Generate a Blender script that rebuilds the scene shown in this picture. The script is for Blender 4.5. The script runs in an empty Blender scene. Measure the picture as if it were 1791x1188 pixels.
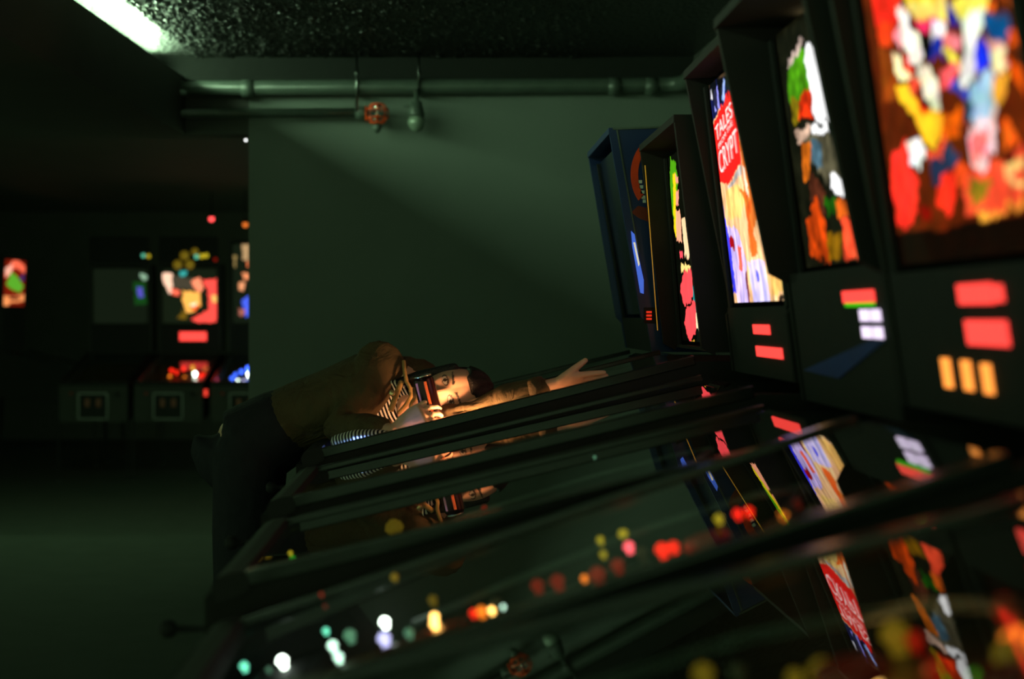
import bpy, bmesh, math, random
import numpy as np
from mathutils import Vector, Matrix

S = bpy.context.scene
C = S.collection
random.seed(7)
rng = np.random.default_rng(7)

# ------------------------------------------------------------------ camera, world, exposure
F, VX, VY, ZC = 2487.5, 780.0, 555.0, 1.32          # focal length in pixels of the 1791 x 1188 frame, eye level
cam = bpy.data.cameras.new('camera')
cam.lens = 50.0; cam.sensor_width = 36.0; cam.sensor_fit = 'HORIZONTAL'
cam.shift_x = (895.5 - VX) / 1791.0
cam.shift_y = -(594.0 - VY) / 1791.0
cam.clip_start = 0.05; cam.clip_end = 100
cam.dof.use_dof = True; cam.dof.focus_distance = 4.15; cam.dof.aperture_fstop = 2.0
cam_o = bpy.data.objects.new('camera', cam); C.objects.link(cam_o)
cam_o.location = (0, 0, ZC); cam_o.rotation_euler = (math.pi / 2, 0, 0)
S.camera = cam_o
w = bpy.data.worlds.new('world'); S.world = w; w.use_nodes = True
w.node_tree.nodes['Background'].inputs[0].default_value = (0.58, 1.0, 0.48, 1)
w.node_tree.nodes['Background'].inputs[1].default_value = 0.60
S.view_settings.view_transform = 'Standard'; S.view_settings.look = 'None'
S.cycles.max_bounces = 7; S.cycles.diffuse_bounces = 3; S.cycles.glossy_bounces = 4; S.cycles.transparent_max_bounces = 12
S.view_settings.exposure = 0.0; S.view_settings.gamma = 1.0; S.view_settings.use_curve_mapping = False

def P(x, y, d):                                      # a photograph pixel at distance d, as a point of the room
    return Vector(((x - VX) * d / F, d, ZC - (y - VY) * d / F))

# ------------------------------------------------------------------ materials
def lin(c): return tuple(max(0, v) ** 2.2 for v in c)
MATS = {}
def mat(name, col, rough=.5, metal=0., emit=0., ecol=None, noise=.25, nscale=30., bump=0., bscale=60., spec=.5, srgb=True, coat=0.):
    if name in MATS: return MATS[name]
    m = bpy.data.materials.new(name); m.use_nodes = True
    N = m.node_tree.nodes; L = m.node_tree.links
    b = N['Principled BSDF']
    c = lin(col) if srgb else col
    b.inputs['Roughness'].default_value = rough; b.inputs['Metallic'].default_value = metal
    b.inputs['Specular IOR Level'].default_value = spec
    if coat: b.inputs['Coat Weight'].default_value = coat; b.inputs['Coat Roughness'].default_value = .05
    tc = N.new('ShaderNodeTexCoord')
    if noise > 0:
        t = N.new('ShaderNodeTexNoise'); t.inputs['Scale'].default_value = nscale; t.inputs['Detail'].default_value = 4
        L.new(tc.outputs['Object'], t.inputs['Vector'])
        r = N.new('ShaderNodeMix'); r.data_type = 'RGBA'
        r.inputs['A'].default_value = (*[v * (1 - noise) for v in c], 1); r.inputs['B'].default_value = (*[min(1, v * (1 + noise)) for v in c], 1)
        L.new(t.outputs['Fac'], r.inputs['Factor']); L.new(r.outputs['Result'], b.inputs['Base Color'])
    else:
        b.inputs['Base Color'].default_value = (*c, 1)
    if bump > 0:
        t2 = N.new('ShaderNodeTexNoise'); t2.inputs['Scale'].default_value = bscale; t2.inputs['Detail'].default_value = 5
        L.new(tc.outputs['Object'], t2.inputs['Vector'])
        bp = N.new('ShaderNodeBump'); bp.inputs['Strength'].default_value = bump; bp.inputs['Distance'].default_value = .02
        L.new(t2.outputs['Fac'], bp.inputs['Height']); L.new(bp.outputs['Normal'], b.inputs['Normal'])
    if emit > 0:
        b.inputs['Emission Color'].default_value = (*lin(ecol or col), 1); b.inputs['Emission Strength'].default_value = emit
    MATS[name] = m
    return m

def lamp_mat(name, col, strength):
    return mat('lamp_' + name, col, .3, emit=strength, ecol=col, noise=0)

def art_mat(name, strength, streak=(1, 1, 1), amt=.0):
    """backlit print: the printed colours live in a colour attribute, a noise texture adds the brush grain"""
    m = bpy.data.materials.new(name); m.use_nodes = True
    N = m.node_tree.nodes; L = m.node_tree.links; b = N['Principled BSDF']
    b.inputs['Base Color'].default_value = (.01, .01, .01, 1); b.inputs['Roughness'].default_value = .04; b.inputs['Specular IOR Level'].default_value = .2
    a = N.new('ShaderNodeAttribute'); a.attribute_name = 'print'
    tc = N.new('ShaderNodeTexCoord'); mp = N.new('ShaderNodeMapping'); mp.inputs['Scale'].default_value = streak
    t = N.new('ShaderNodeTexNoise'); t.inputs['Scale'].default_value = 12; t.inputs['Detail'].default_value = 6
    L.new(tc.outputs['Object'], mp.inputs['Vector']); L.new(mp.outputs['Vector'], t.inputs['Vector'])
    cr = N.new('ShaderNodeMapRange'); cr.inputs['From Min'].default_value = .3; cr.inputs['From Max'].default_value = .7
    cr.inputs['To Min'].default_value = 1 - amt; cr.inputs['To Max'].default_value = 1 + amt
    L.new(t.outputs['Fac'], cr.inputs['Value'])
    mx = N.new('ShaderNodeVectorMath'); mx.operation = 'SCALE'
    L.new(a.outputs['Color'], mx.inputs[0]); L.new(cr.outputs['Result'], mx.inputs['Scale'])
    L.new(mx.outputs['Vector'], b.inputs['Emission Color']); b.inputs['Emission Strength'].default_value = strength
    return m

def glass_mat(name, ior):
    """sheet glass: clear straight through, mirror-like by Fresnel on the outer face"""
    m = bpy.data.materials.new(name); m.use_nodes = True
    N = m.node_tree.nodes; L = m.node_tree.links
    N.remove(N['Principled BSDF']); out = N['Material Output']
    tr = N.new('ShaderNodeBsdfTransparent'); tr.inputs[0].default_value = (.93, .97, .94, 1)
    gl = N.new('ShaderNodeBsdfGlossy'); gl.inputs['Roughness'].default_value = 0.0; gl.inputs[0].default_value = (1, 1, 1, 1)
    fr = N.new('ShaderNodeFresnel'); fr.inputs['IOR'].default_value = ior
    ge = N.new('ShaderNodeNewGeometry')
    inv = N.new('ShaderNodeMath'); inv.operation = 'SUBTRACT'; inv.inputs[0].default_value = 1.0
    mu = N.new('ShaderNodeMath'); mu.operation = 'MULTIPLY'
    L.new(ge.outputs['Backfacing'], inv.inputs[1]); L.new(fr.outputs[0], mu.inputs[0]); L.new(inv.outputs[0], mu.inputs[1])
    mx = N.new('ShaderNodeMixShader'); L.new(mu.outputs[0], mx.inputs[0]); L.new(tr.outputs[0], mx.inputs[1]); L.new(gl.outputs[0], mx.inputs[2])
    L.new(mx.outputs[0], out.inputs['Surface'])
    return m

# ------------------------------------------------------------------ mesh helpers
class MB:
    def __init__(s): s.v = []; s.f = []; s.sm = []
    def add(s, vs, fs, smooth=False):
        o = len(s.v); s.v += [tuple(v) for v in vs]; s.f += [tuple(i + o for i in f) for f in fs]; s.sm += [smooth] * len(fs)
        return s
    def box(s, x0, x1, y0, y1, z0, z1, b=0.0):
        if b <= 0:
            return s.add([(x0,y0,z0),(x1,y0,z0),(x1,y1,z0),(x0,y1,z0),(x0,y0,z1),(x1,y0,z1),(x1,y1,z1),(x0,y1,z1)],
                         [(0,3,2,1),(4,5,6,7),(0,1,5,4),(1,2,6,5),(2,3,7,6),(3,0,4,7)])
        bm = bmesh.new(); bmesh.ops.create_cube(bm, size=1)
        for v in bm.verts: v.co = Vector((x0 + (v.co.x + .5) * (x1 - x0), y0 + (v.co.y + .5) * (y1 - y0), z0 + (v.co.z + .5) * (z1 - z0)))
        bmesh.ops.bevel(bm, geom=bm.edges[:], offset=b, segments=2, affect='EDGES', profile=.6)
        bm.verts.index_update(); s.add([v.co[:] for v in bm.verts], [[v.index for v in f.verts] for f in bm.faces]); bm.free()
        return s
    def prism(s, poly, y0, y1):                       # polygon in x,z, extruded along y
        n = len(poly); vs = [(p[0], y0, p[1]) for p in poly] + [(p[0], y1, p[1]) for p in poly]
        a = sum(poly[i][0] * poly[(i+1) % n][1] - poly[(i+1) % n][0] * poly[i][1] for i in range(n))
        fs = [tuple(range(n)), tuple(range(2*n-1, n-1, -1))] + [(i, i+n, (i+1) % n + n, (i+1) % n) for i in range(n)]
        if a < 0: fs = [f[::-1] for f in fs]
        return s.add(vs, fs)
    def prism_z(s, poly, z0, z1):
        n = len(poly); vs = [(p[0], p[1], z0) for p in poly] + [(p[0], p[1], z1) for p in poly]
        a = sum(poly[i][0] * poly[(i+1) % n][1] - poly[(i+1) % n][0] * poly[i][1] for i in range(n))
        fs = [tuple(range(n-1, -1, -1)), tuple(range(n, 2*n))] + [(i, (i+1) % n, (i+1) % n + n, i+n) for i in range(n)]
        if a < 0: fs = [f[::-1] for f in fs]
        return s.add(vs, fs)
    def lathe(s, prof, n=20, c=(0,0,0)):               # profile of (r, z)
        vs = []; fs = []
        for r, z in prof:
            for k in range(n):
                a = 2 * math.pi * k / n; vs.append((c[0] + r * math.cos(a), c[1] + r * math.sin(a), c[2] + z))
        for i in range(len(prof) - 1):
            for k in range(n): fs.append((i*n+k, i*n+(k+1) % n, (i+1)*n+(k+1) % n, (i+1)*n+k))
        fs.append(tuple(range(n-1, -1, -1))); fs.append(tuple((len(prof)-1)*n+k for k in range(n)))
        return s.add(vs, fs, True)
    def tube(s, pts, r, n=10, cap=True):
        return s.sweep([(Vector(p), r, r) for p in pts] if not isinstance(r, (list, tuple)) else [(Vector(p), a, a) for p, a in zip(pts, r)], n=n, round_end=False)
    def sweep(s, nodes, up=(0,0,1), n=16, round_end=True):   # nodes: (point, radius sideways, radius along up[, own up])
        pts = [Vector(q[0]) for q in nodes]; rings = []; N_ = len(pts)
        for i, q in enumerate(nodes):
            t = (pts[min(i+1, N_-1)] - pts[max(i-1, 0)]).normalized()
            u = Vector(q[3]) if len(q) > 3 else Vector(up)
            if abs(t.dot(u.normalized())) > .97: u = Vector((0, 1, .01)) if abs(t.y) < .9 else Vector((1, 0, 0))
            a = t.cross(u).normalized(); b = a.cross(t).normalized()
            rings.append((pts[i], t, a, b, q[1], q[2]))
        out = []
        if round_end:
            p, t, a, b, ra, rb = rings[0]
            for k in (.97, .8, .45): out.append((p - t * (min(ra, rb) * k), a, b, ra * math.sqrt(1-k*k), rb * math.sqrt(1-k*k)))
        for p, t, a, b, ra, rb in rings: out.append((p, a, b, ra, rb))
        if round_end:
            p, t, a, b, ra, rb = rings[-1]
            for k in (.45, .8, .97): out.append((p + t * (min(ra, rb) * k), a, b, ra * math.sqrt(1-k*k), rb * math.sqrt(1-k*k)))
        vs = []; fs = []
        for p, a, b, ra, rb in out:
            for k in range(n):
                g = 2 * math.pi * k / n; vs.append(p + a * (math.cos(g) * ra) + b * (math.sin(g) * rb))
        for i in range(len(out) - 1):
            for k in range(n): fs.append((i*n+k, i*n+(k+1) % n, (i+1)*n+(k+1) % n, (i+1)*n+k))
        fs.append(tuple(range(n-1, -1, -1))); fs.append(tuple((len(out)-1)*n+k for k in range(n)))
        return s.add(vs, fs, True)
    def ball(s, c, r, seg=14, rings=9, sc=(1,1,1)):
        prof = [(max(1e-4, r * math.sin(math.pi * i / rings)), -r * math.cos(math.pi * i / rings)) for i in range(rings + 1)]
        o = len(s.v); s.lathe(prof, seg)
        for i in range(o, len(s.v)): x, y, z = s.v[i]; s.v[i] = (c[0] + x*sc[0], c[1] + y*sc[1], c[2] + z*sc[2])
        return s
    def mesh(s, name):
        m = bpy.data.meshes.new(name); m.from_pydata(s.v, [], s.f)
        m.polygons.foreach_set('use_smooth', s.sm); m.update()
        return m
    def build(s, name, m, parent=None):
        return obj(name, s.mesh(name), m, parent)

def obj(name, me, m, parent=None):
    if m is not None and not me.materials: me.materials.append(m)
    o = bpy.data.objects.new(name, me); C.objects.link(o)
    if parent is not None: o.parent = parent
    return o
def tag(o, label, cat, group=None, kind=None):
    o['label'] = label; o['category'] = cat
    if group: o['group'] = group
    if kind: o['kind'] = kind
    return o
def thing(name, label, cat, loc=(0,0,0), rz=0, group=None):
    o = bpy.data.objects.new(name, None); C.objects.link(o); o.empty_display_size = .1
    o.location = loc; o.rotation_euler = (0, 0, rz)
    return tag(o, label, cat, group)
def struct(o): o['kind'] = 'structure'; return o

# ------------------------------------------------------------------ shared materials
M_black = mat('black_cabinet', (.165, .165, .16), .85, nscale=12, spec=.12)
M_inner = mat('black_inner', (.16, .16, .16), .6)
M_steel = mat('brushed_steel', (.42, .44, .43), .28, 1.0, nscale=80)
M_rail = mat('dark_rail', (.21, .22, .215), .2, .7, nscale=40)
M_plast = mat('black_plastic', (.165, .165, .165), .7, spec=.15)
M_wood = mat('playfield_print', (.30, .24, .16), .35, nscale=9, noise=.7)
M_rub = mat('rubber', (.5, .48, .42), .6)
M_glass = glass_mat('sheet_glass', 1.75)
# ------------------------------------------------------------------ the room
CEIL = 2.60
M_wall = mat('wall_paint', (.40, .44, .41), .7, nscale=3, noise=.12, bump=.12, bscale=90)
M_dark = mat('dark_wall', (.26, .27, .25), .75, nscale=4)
M_floor = mat('dark_floor', (.24, .25, .24), .85, nscale=6, spec=.15)
M_pipe = mat('painted_pipe', (.30, .34, .31), .3, nscale=20, noise=.3, bump=.08)

def ceiling_mat():
    m = mat('gloss_black_stipple', (.30, .31, .30), .28, nscale=40, noise=.3)
    N = m.node_tree.nodes; L = m.node_tree.links; b = N['Principled BSDF']
    tc = N.new('ShaderNodeTexCoord')
    v = N.new('ShaderNodeTexVoronoi'); v.inputs['Scale'].default_value = 26
    n1 = N.new('ShaderNodeTexNoise'); n1.inputs['Scale'].default_value = 45; n1.inputs['Detail'].default_value = 7
    L.new(tc.outputs['Object'], v.inputs['Vector']); L.new(tc.outputs['Object'], n1.inputs['Vector'])
    ad = N.new('ShaderNodeMath'); ad.operation = 'MULTIPLY_ADD'; ad.inputs[1].default_value = -.35
    L.new(v.outputs['Distance'], ad.inputs[0]); L.new(n1.outputs['Fac'], ad.inputs[2])
    bp = N.new('ShaderNodeBump'); bp.inputs['Strength'].default_value = 1.0; bp.inputs['Distance'].default_value = .05
    L.new(ad.outputs[0], bp.inputs['Height']); L.new(bp.outputs['Normal'], b.inputs['Normal'])
    return m
M_ceil = ceiling_mat()

struct(MB().box(-6.2, 2.0, -1.0, 8.6, -.10, 0).build('floor', M_floor))
struct(MB().box(-6.2, 2.0, 8.6, 17.3, -.27, -.17).build('floor_far', M_floor))
ceil_o = struct(MB().box(-6.2, 2.0, -1.0, 7.16, CEIL, CEIL + .1).build('ceiling', M_ceil))
struct(MB().box(-6.2, 2.0, 7.16, 17.3, CEIL, CEIL + .1).build('ceiling_far', M_dark))
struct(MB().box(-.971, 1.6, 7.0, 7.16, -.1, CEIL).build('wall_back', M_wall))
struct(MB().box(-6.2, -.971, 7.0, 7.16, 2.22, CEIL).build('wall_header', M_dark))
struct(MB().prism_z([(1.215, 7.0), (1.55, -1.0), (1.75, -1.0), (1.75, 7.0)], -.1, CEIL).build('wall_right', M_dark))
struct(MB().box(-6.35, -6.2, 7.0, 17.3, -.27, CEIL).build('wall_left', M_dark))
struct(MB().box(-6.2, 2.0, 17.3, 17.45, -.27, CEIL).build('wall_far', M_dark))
# light cove on the left: boxed soffit with an upstand, its strip light lying behind the upstand
def cove_x(y): return -1.284 - .0575 * (7.0 - y)
y0, y1 = 0.6, 7.0
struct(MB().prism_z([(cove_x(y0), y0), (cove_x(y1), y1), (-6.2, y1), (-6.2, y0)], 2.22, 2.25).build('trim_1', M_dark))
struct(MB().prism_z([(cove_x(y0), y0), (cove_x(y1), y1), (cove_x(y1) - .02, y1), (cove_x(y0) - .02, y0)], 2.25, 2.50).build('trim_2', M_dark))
t = thing('strip_light', 'white strip light behind the cove edge, washing the ceiling at the top left', 'light', (cove_x(3.9) - .11, 3.9, 2.547))
M_tube = mat('lamp_fluorescent', (.80, 1, .78), .3, emit=88, ecol=(.80, 1, .78), noise=0)
dy = 2.95
pa, pb = Vector((cove_x(3.9 - dy) - cove_x(3.9), -dy, 0)), Vector((cove_x(3.9 + dy) - cove_x(3.9), dy, 0))
MB().tube([pa, pb], .016, 12).build('glass_tube', M_tube, t)
MB().tube([pa - Vector((.045, 0, -.0)), pb - Vector((.045, 0, 0))], .022, 6).build('batten', M_plast, t)
for q, sg in ((pa, -1), (pb, 1)):
    MB().tube([q, q + Vector((0, sg * .04, 0))], .02, 12).build('end_cap', M_plast, t)

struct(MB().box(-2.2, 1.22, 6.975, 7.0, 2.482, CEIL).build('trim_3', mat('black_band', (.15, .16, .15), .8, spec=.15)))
# stipple of the gloss-painted ceiling: low lumps of plaster, far too many to count
st = MB(); rs = np.random.default_rng(11)
for k in range(9000):
    y_ = 7.0 - 3.6 * rs.random() ** 1.1; x_ = cove_x(y_) + .06 + 1.9 * rs.random() ** 1.4; r_ = .007 + .013 * rs.random() ** 2; h_ = r_ * (.35 + .5 * rs.random()); a0 = rs.random() * 6.3
    ring = [(x_ + r_ * (.7 + .6 * rs.random()) * math.cos(a0 + q), y_ + 1.5 * r_ * (.7 + .6 * rs.random()) * math.sin(a0 + q), CEIL - .0005) for q in (0, -1.05, -2.1, -3.15, -4.2, -5.25)]
    st.add(ring + [(x_ + .3 * r_, y_, CEIL - h_)], [(i, (i + 1) % 6, 6) for i in range(6)], True)
o_ = st.build('ceiling_stipple', M_ceil, ceil_o); o_['kind'] = 'stuff'
# pipes under the ceiling of the back wall
zp = 2.443
t = thing('water_pipe', 'thick painted pipe running along the top of the back wall and round the corner', 'pipe', (0, 6.93, zp))
bend = [Vector((1.06 + .09 * math.sin(a), -.09 * (1 - math.cos(a)) - .0, 0)) for a in np.linspace(0, math.pi / 2, 7)]
path = [Vector((-2.3, 0, -.015)), Vector((-.2, 0, 0)), Vector((.9, 0, .008))] + [b + Vector((0, 0, .01)) for b in bend] + [Vector((1.19, -1.7, .01)), Vector((1.36, -6.5, .01))]
MB().tube(path, .036, 18).build('pipe_run', M_pipe, t)
for xx in (-.965, .82, 1.0): MB().tube([(xx - .03, 0, -.004 + .006 * xx), (xx + .03, 0, -.004 + .006 * xx)], .043, 18).build('coupling', M_pipe, t)
MB().tube([(1.165, -.55, .01), (1.172, -.62, .01)], .05, 18).build('coupling', M_steel, t)
for px in (625, 733):
    X = P(px, 150, 6.93).x
    m = MB().tube([(X, -.045, CEIL - zp), (X, -.045, -.13 if px == 625 else -.02)], .006, 8); m.tube([(X, -.045, .05), (X, -.045, .07)], .011, 8)
    m.tube([(X, .045 * math.cos(a), .045 * math.sin(a)) for a in np.linspace(0, 6.1, 17)], .006, 6)
    m.build('hanger_rod', M_steel, t)
zl = 2.317
t = thing('sprinkler_pipe', 'thin pipe below the thick one, ending at the red caged sprinkler', 'pipe', (0, 6.93, zl))
MB().tube([(-2.3, 0, -.01), (-.39, 0, 0)], .024, 16).build('pipe_run', M_pipe, t)
MB().tube([(-.44, 0, 0), (-.37, 0, 0)], .031, 16).build('coupling', M_pipe, t)
# caged sprinkler head
M_cage = mat('orange_red_wire', (.95, .33, .10), .4, noise=.1)
c = P(660, 199, 6.88)
t = thing('caged_sprinkler', 'sprinkler head inside a small orange-red wire cage under the ceiling pipe', 'sprinkler', c)
R_ = .05
m = MB()
for zz, rr in ((-.045, .032), (-.02, .05), (.02, .05), (.045, .03)):
    m.tube([(rr * math.cos(a), rr * math.sin(a), zz) for a in np.linspace(0, 2 * math.pi, 17)], .0032, 6)
for k in range(8):
    a = 2 * math.pi * k / 8
    m.tube([(r_ * math.cos(a), r_ * math.sin(a), z_) for r_, z_ in ((.01, .05), (.035, .042), (.052, .018), (.052, -.018), (.034, -.043), (.008, -.05))], .003, 6)
m.build('wire_cage', M_cage, t)
m = MB()
for k in range(4):
    a = math.pi * k / 4 + .3
    m.tube([(-.055, .028 * math.cos(a + q), .032 * math.sin(a + q)) for q in (0, math.pi)], .003, 6)
m.tube([(-.055, .034 * math.cos(a), .034 * math.sin(a)) for a in np.linspace(0, 2 * math.pi, 15)], .0032, 6)
m.build('side_guard', M_cage, t)
MB().lathe([(.012, .05), (.016, .03), (.010, .012), (.014, -.01), (.006, -.02), (.026, -.03), (.026, -.034)], 14).build('sprinkler_head', mat('chrome', (.85, .86, .85), .08, 1.0, noise=0), t)
MB().lathe([(.012, -.05), (.026, -.06), (.018, -.08), (.006, -.095)], 14).build('deflector', M_pipe, t)
# pendant lamp holder beside it
c = P(728, 172, 6.88)
t = thing('unlit_ceiling_lamp', 'unlit round lamp in a green-grey holder hanging under the thick pipe', 'lamp', c)
MB().lathe([(.012, .03), (.012, -.01), (.03, -.02), (.034, -.05), (.040, -.075), (.040, -.09)], 18).build('lamp_holder', M_pipe, t)
MB().lathe([(.034, -.088), (.042, -.11), (.038, -.135), (.022, -.155), (.006, -.163)], 18).build('bulb', mat('frosted_bulb', (.5, .56, .5), .15, noise=.1), t)
MB().box(-.06, -.02, -.008, .008, -.045, -.035).build('side_arm', M_pipe, t)
MB().tube([(-.016, -.03, .035), (.0, -.03, .035), (.016, -.03, .035)], .004, 6).build('clip', M_steel, t)
ART_TALES = [
 ((.08,.1,.3), [(.028,1.018),(.663,.943),(.578,.899),(.374,.907),(.12,.856),(-.021,.821),(-.068,.903)]),
 ((.6,.6,1), [(.095,.97),(.185,.964),(.172,.867),(.06,.874)]),
 ((.6,.7,1), [(.303,.971),(.355,.962),(.28,.895),(.197,.908)]),
 ((.9,.9,.95), [(-.099,.974),(.073,.974),(.047,.932),(-.07,.941)]),
 ((1,.5,.2), [(.537,.897),(.637,.898),(.698,.763),(.829,.525),(.678,.375),(.442,.22),(.456,.392),(.478,.649)]),
 ((1,.8,.6), [(.642,.872),(.679,.832),(.703,.688),(.618,.615),(.6,.761)]),
 ((1,.88,.7), [(.711,.703),(.744,.674),(.787,.514),(.736,.486),(.689,.607)]),
 ((.95,.13,.12), [(.379,.915),(.495,.861),(.469,.598),(.155,.533),(-.013,.559),(-.025,.775),(-.026,.813)]),
 ((1,.93,.8), [(.479,.58),(.516,.559),(.543,.437),(.492,.458)]),
 ((1,.93,.8), [(.821,.51),(.863,.49),(.929,.316),(.877,.28),(.803,.406)]),
 ((.7,.68,.66), [(.124,.518),(.467,.594),(.447,.557),(.208,.51)]),
 ((1,.8,.45), [(.097,.512),(.36,.514),(.497,.466),(.34,.366),(.069,.385)]),
 ((1,.42,.15), [(.353,.501),(.499,.47),(.544,.445),(.46,.435),(.401,.475)]),
 ((1,.4,.15), [(.465,.409),(.586,.416),(.495,.355),(.573,.248),(.583,.196),(.462,.185),(.449,.306)]),
 ((1,.95,.85), [(.671,.292),(.856,.305),(.963,.25),(.875,.207),(.673,.226)]),
 ((1,.45,.2), [(.837,.201),(.988,.202),(.973,.171),(.787,.171)]),
 ((.85,.75,1), [(.048,.35),(.25,.319),(.34,.181),(.32,-.004),(.069,-.001),(.003,.195)]),
 ((.8,.75,1), [(.375,.171),(.679,.167),(.693,-.014),(.395,-.012)]),
 ((.25,.25,1), [(-.056,.441),(-.002,.437),(.05,.276),(.068,.036),(.002,.037),(-.042,.197),(-.061,.338)]),
 ((.7,.05,.1), [(.044,.304),(.147,.289),(.138,.235),(.04,.258)]),
 ((.3,.35,1), [(.959,.108),(1.035,.067),(1.073,-.018),(.963,-.017)]),
 ((1,.75,.4), [(.753,.172),(1.021,.169),(.992,.044),(.744,.017)]),
 ((1,.4,.3), [(.211,.249),(.273,.246),(.243,.14),(.185,.142)]),
 ((.5,.25,.3), [(.296,.138),(.336,.137),(.324,-.011),(.276,-.01)]),
 ((.35,.35,.9), [(.492,.132),(.548,.13),(.566,.079),(.503,.08)]),
 ((.2,.15,.12), [(.85,.023),(.949,.021),(.933,-.01),(.851,-.009)]),
]
ART_NEON = [
 ((.28,.55,.08), [(.117,.845),(.299,.884),(.379,.871),(.374,.713),(.199,.672),(.102,.604),(.063,.733)]),
 ((.55,.48,.08), [(.083,.72),(.203,.68),(.171,.612),(.078,.589)]),
 ((.95,.22,.08), [(.377,.721),(.353,.587),(.158,.619),(.222,.686)]),
 ((.35,.33,.25), [(.147,.56),(.629,.488),(.624,.32),(.404,.319),(.248,.436)]),
 ((.8,.7,.65), [(.077,.834),(.305,.923),(.368,.9),(.159,.836)]),
 ((1,1,1), [(.385,.883),(.504,.857),(.556,.807),(.547,.697),(.596,.646),(.623,.557),(.582,.536),(.367,.579),(.377,.721),(.343,.825)]),
 ((1,1,1), [(.308,.568),(.508,.544),(.511,.513),(.321,.531)]),
 ((.85,.7,.6), [(.075,.561),(.311,.576),(.269,.537),(.126,.517)]),
 ((.25,.35,.4), [(.286,.521),(.419,.484),(.399,.372),(.265,.406)]),
 ((.8,.4,.1), [(.155,.522),(.275,.496),(.214,.349),(.128,.367)]),
 ((.3,.15,.1), [(.224,.384),(.393,.294),(.328,.211),(.176,.279)]),
 ((1,1,1), [(.483,.358),(.563,.332),(.641,.285),(.573,.248),(.471,.29)]),
 ((.1,.3,.05), [(.364,.261),(.507,.265),(.485,.18),(.376,.189)]),
 ((.75,.25,.06), [(.085,.184),(.254,.281),(.327,.175),(.343,.013),(.069,.044)]),
 ((.8,.35,.1), [(.487,.249),(.641,.235),(.664,.166),(.504,.161)]),
 ((.5,.35,.05), [(.35,.129),(.526,.117),(.483,.015),(.304,.024)]),
 ((.95,.3,.18), [(.543,.158),(.691,.159),(.72,.008),(.51,.014)]),
]
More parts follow.
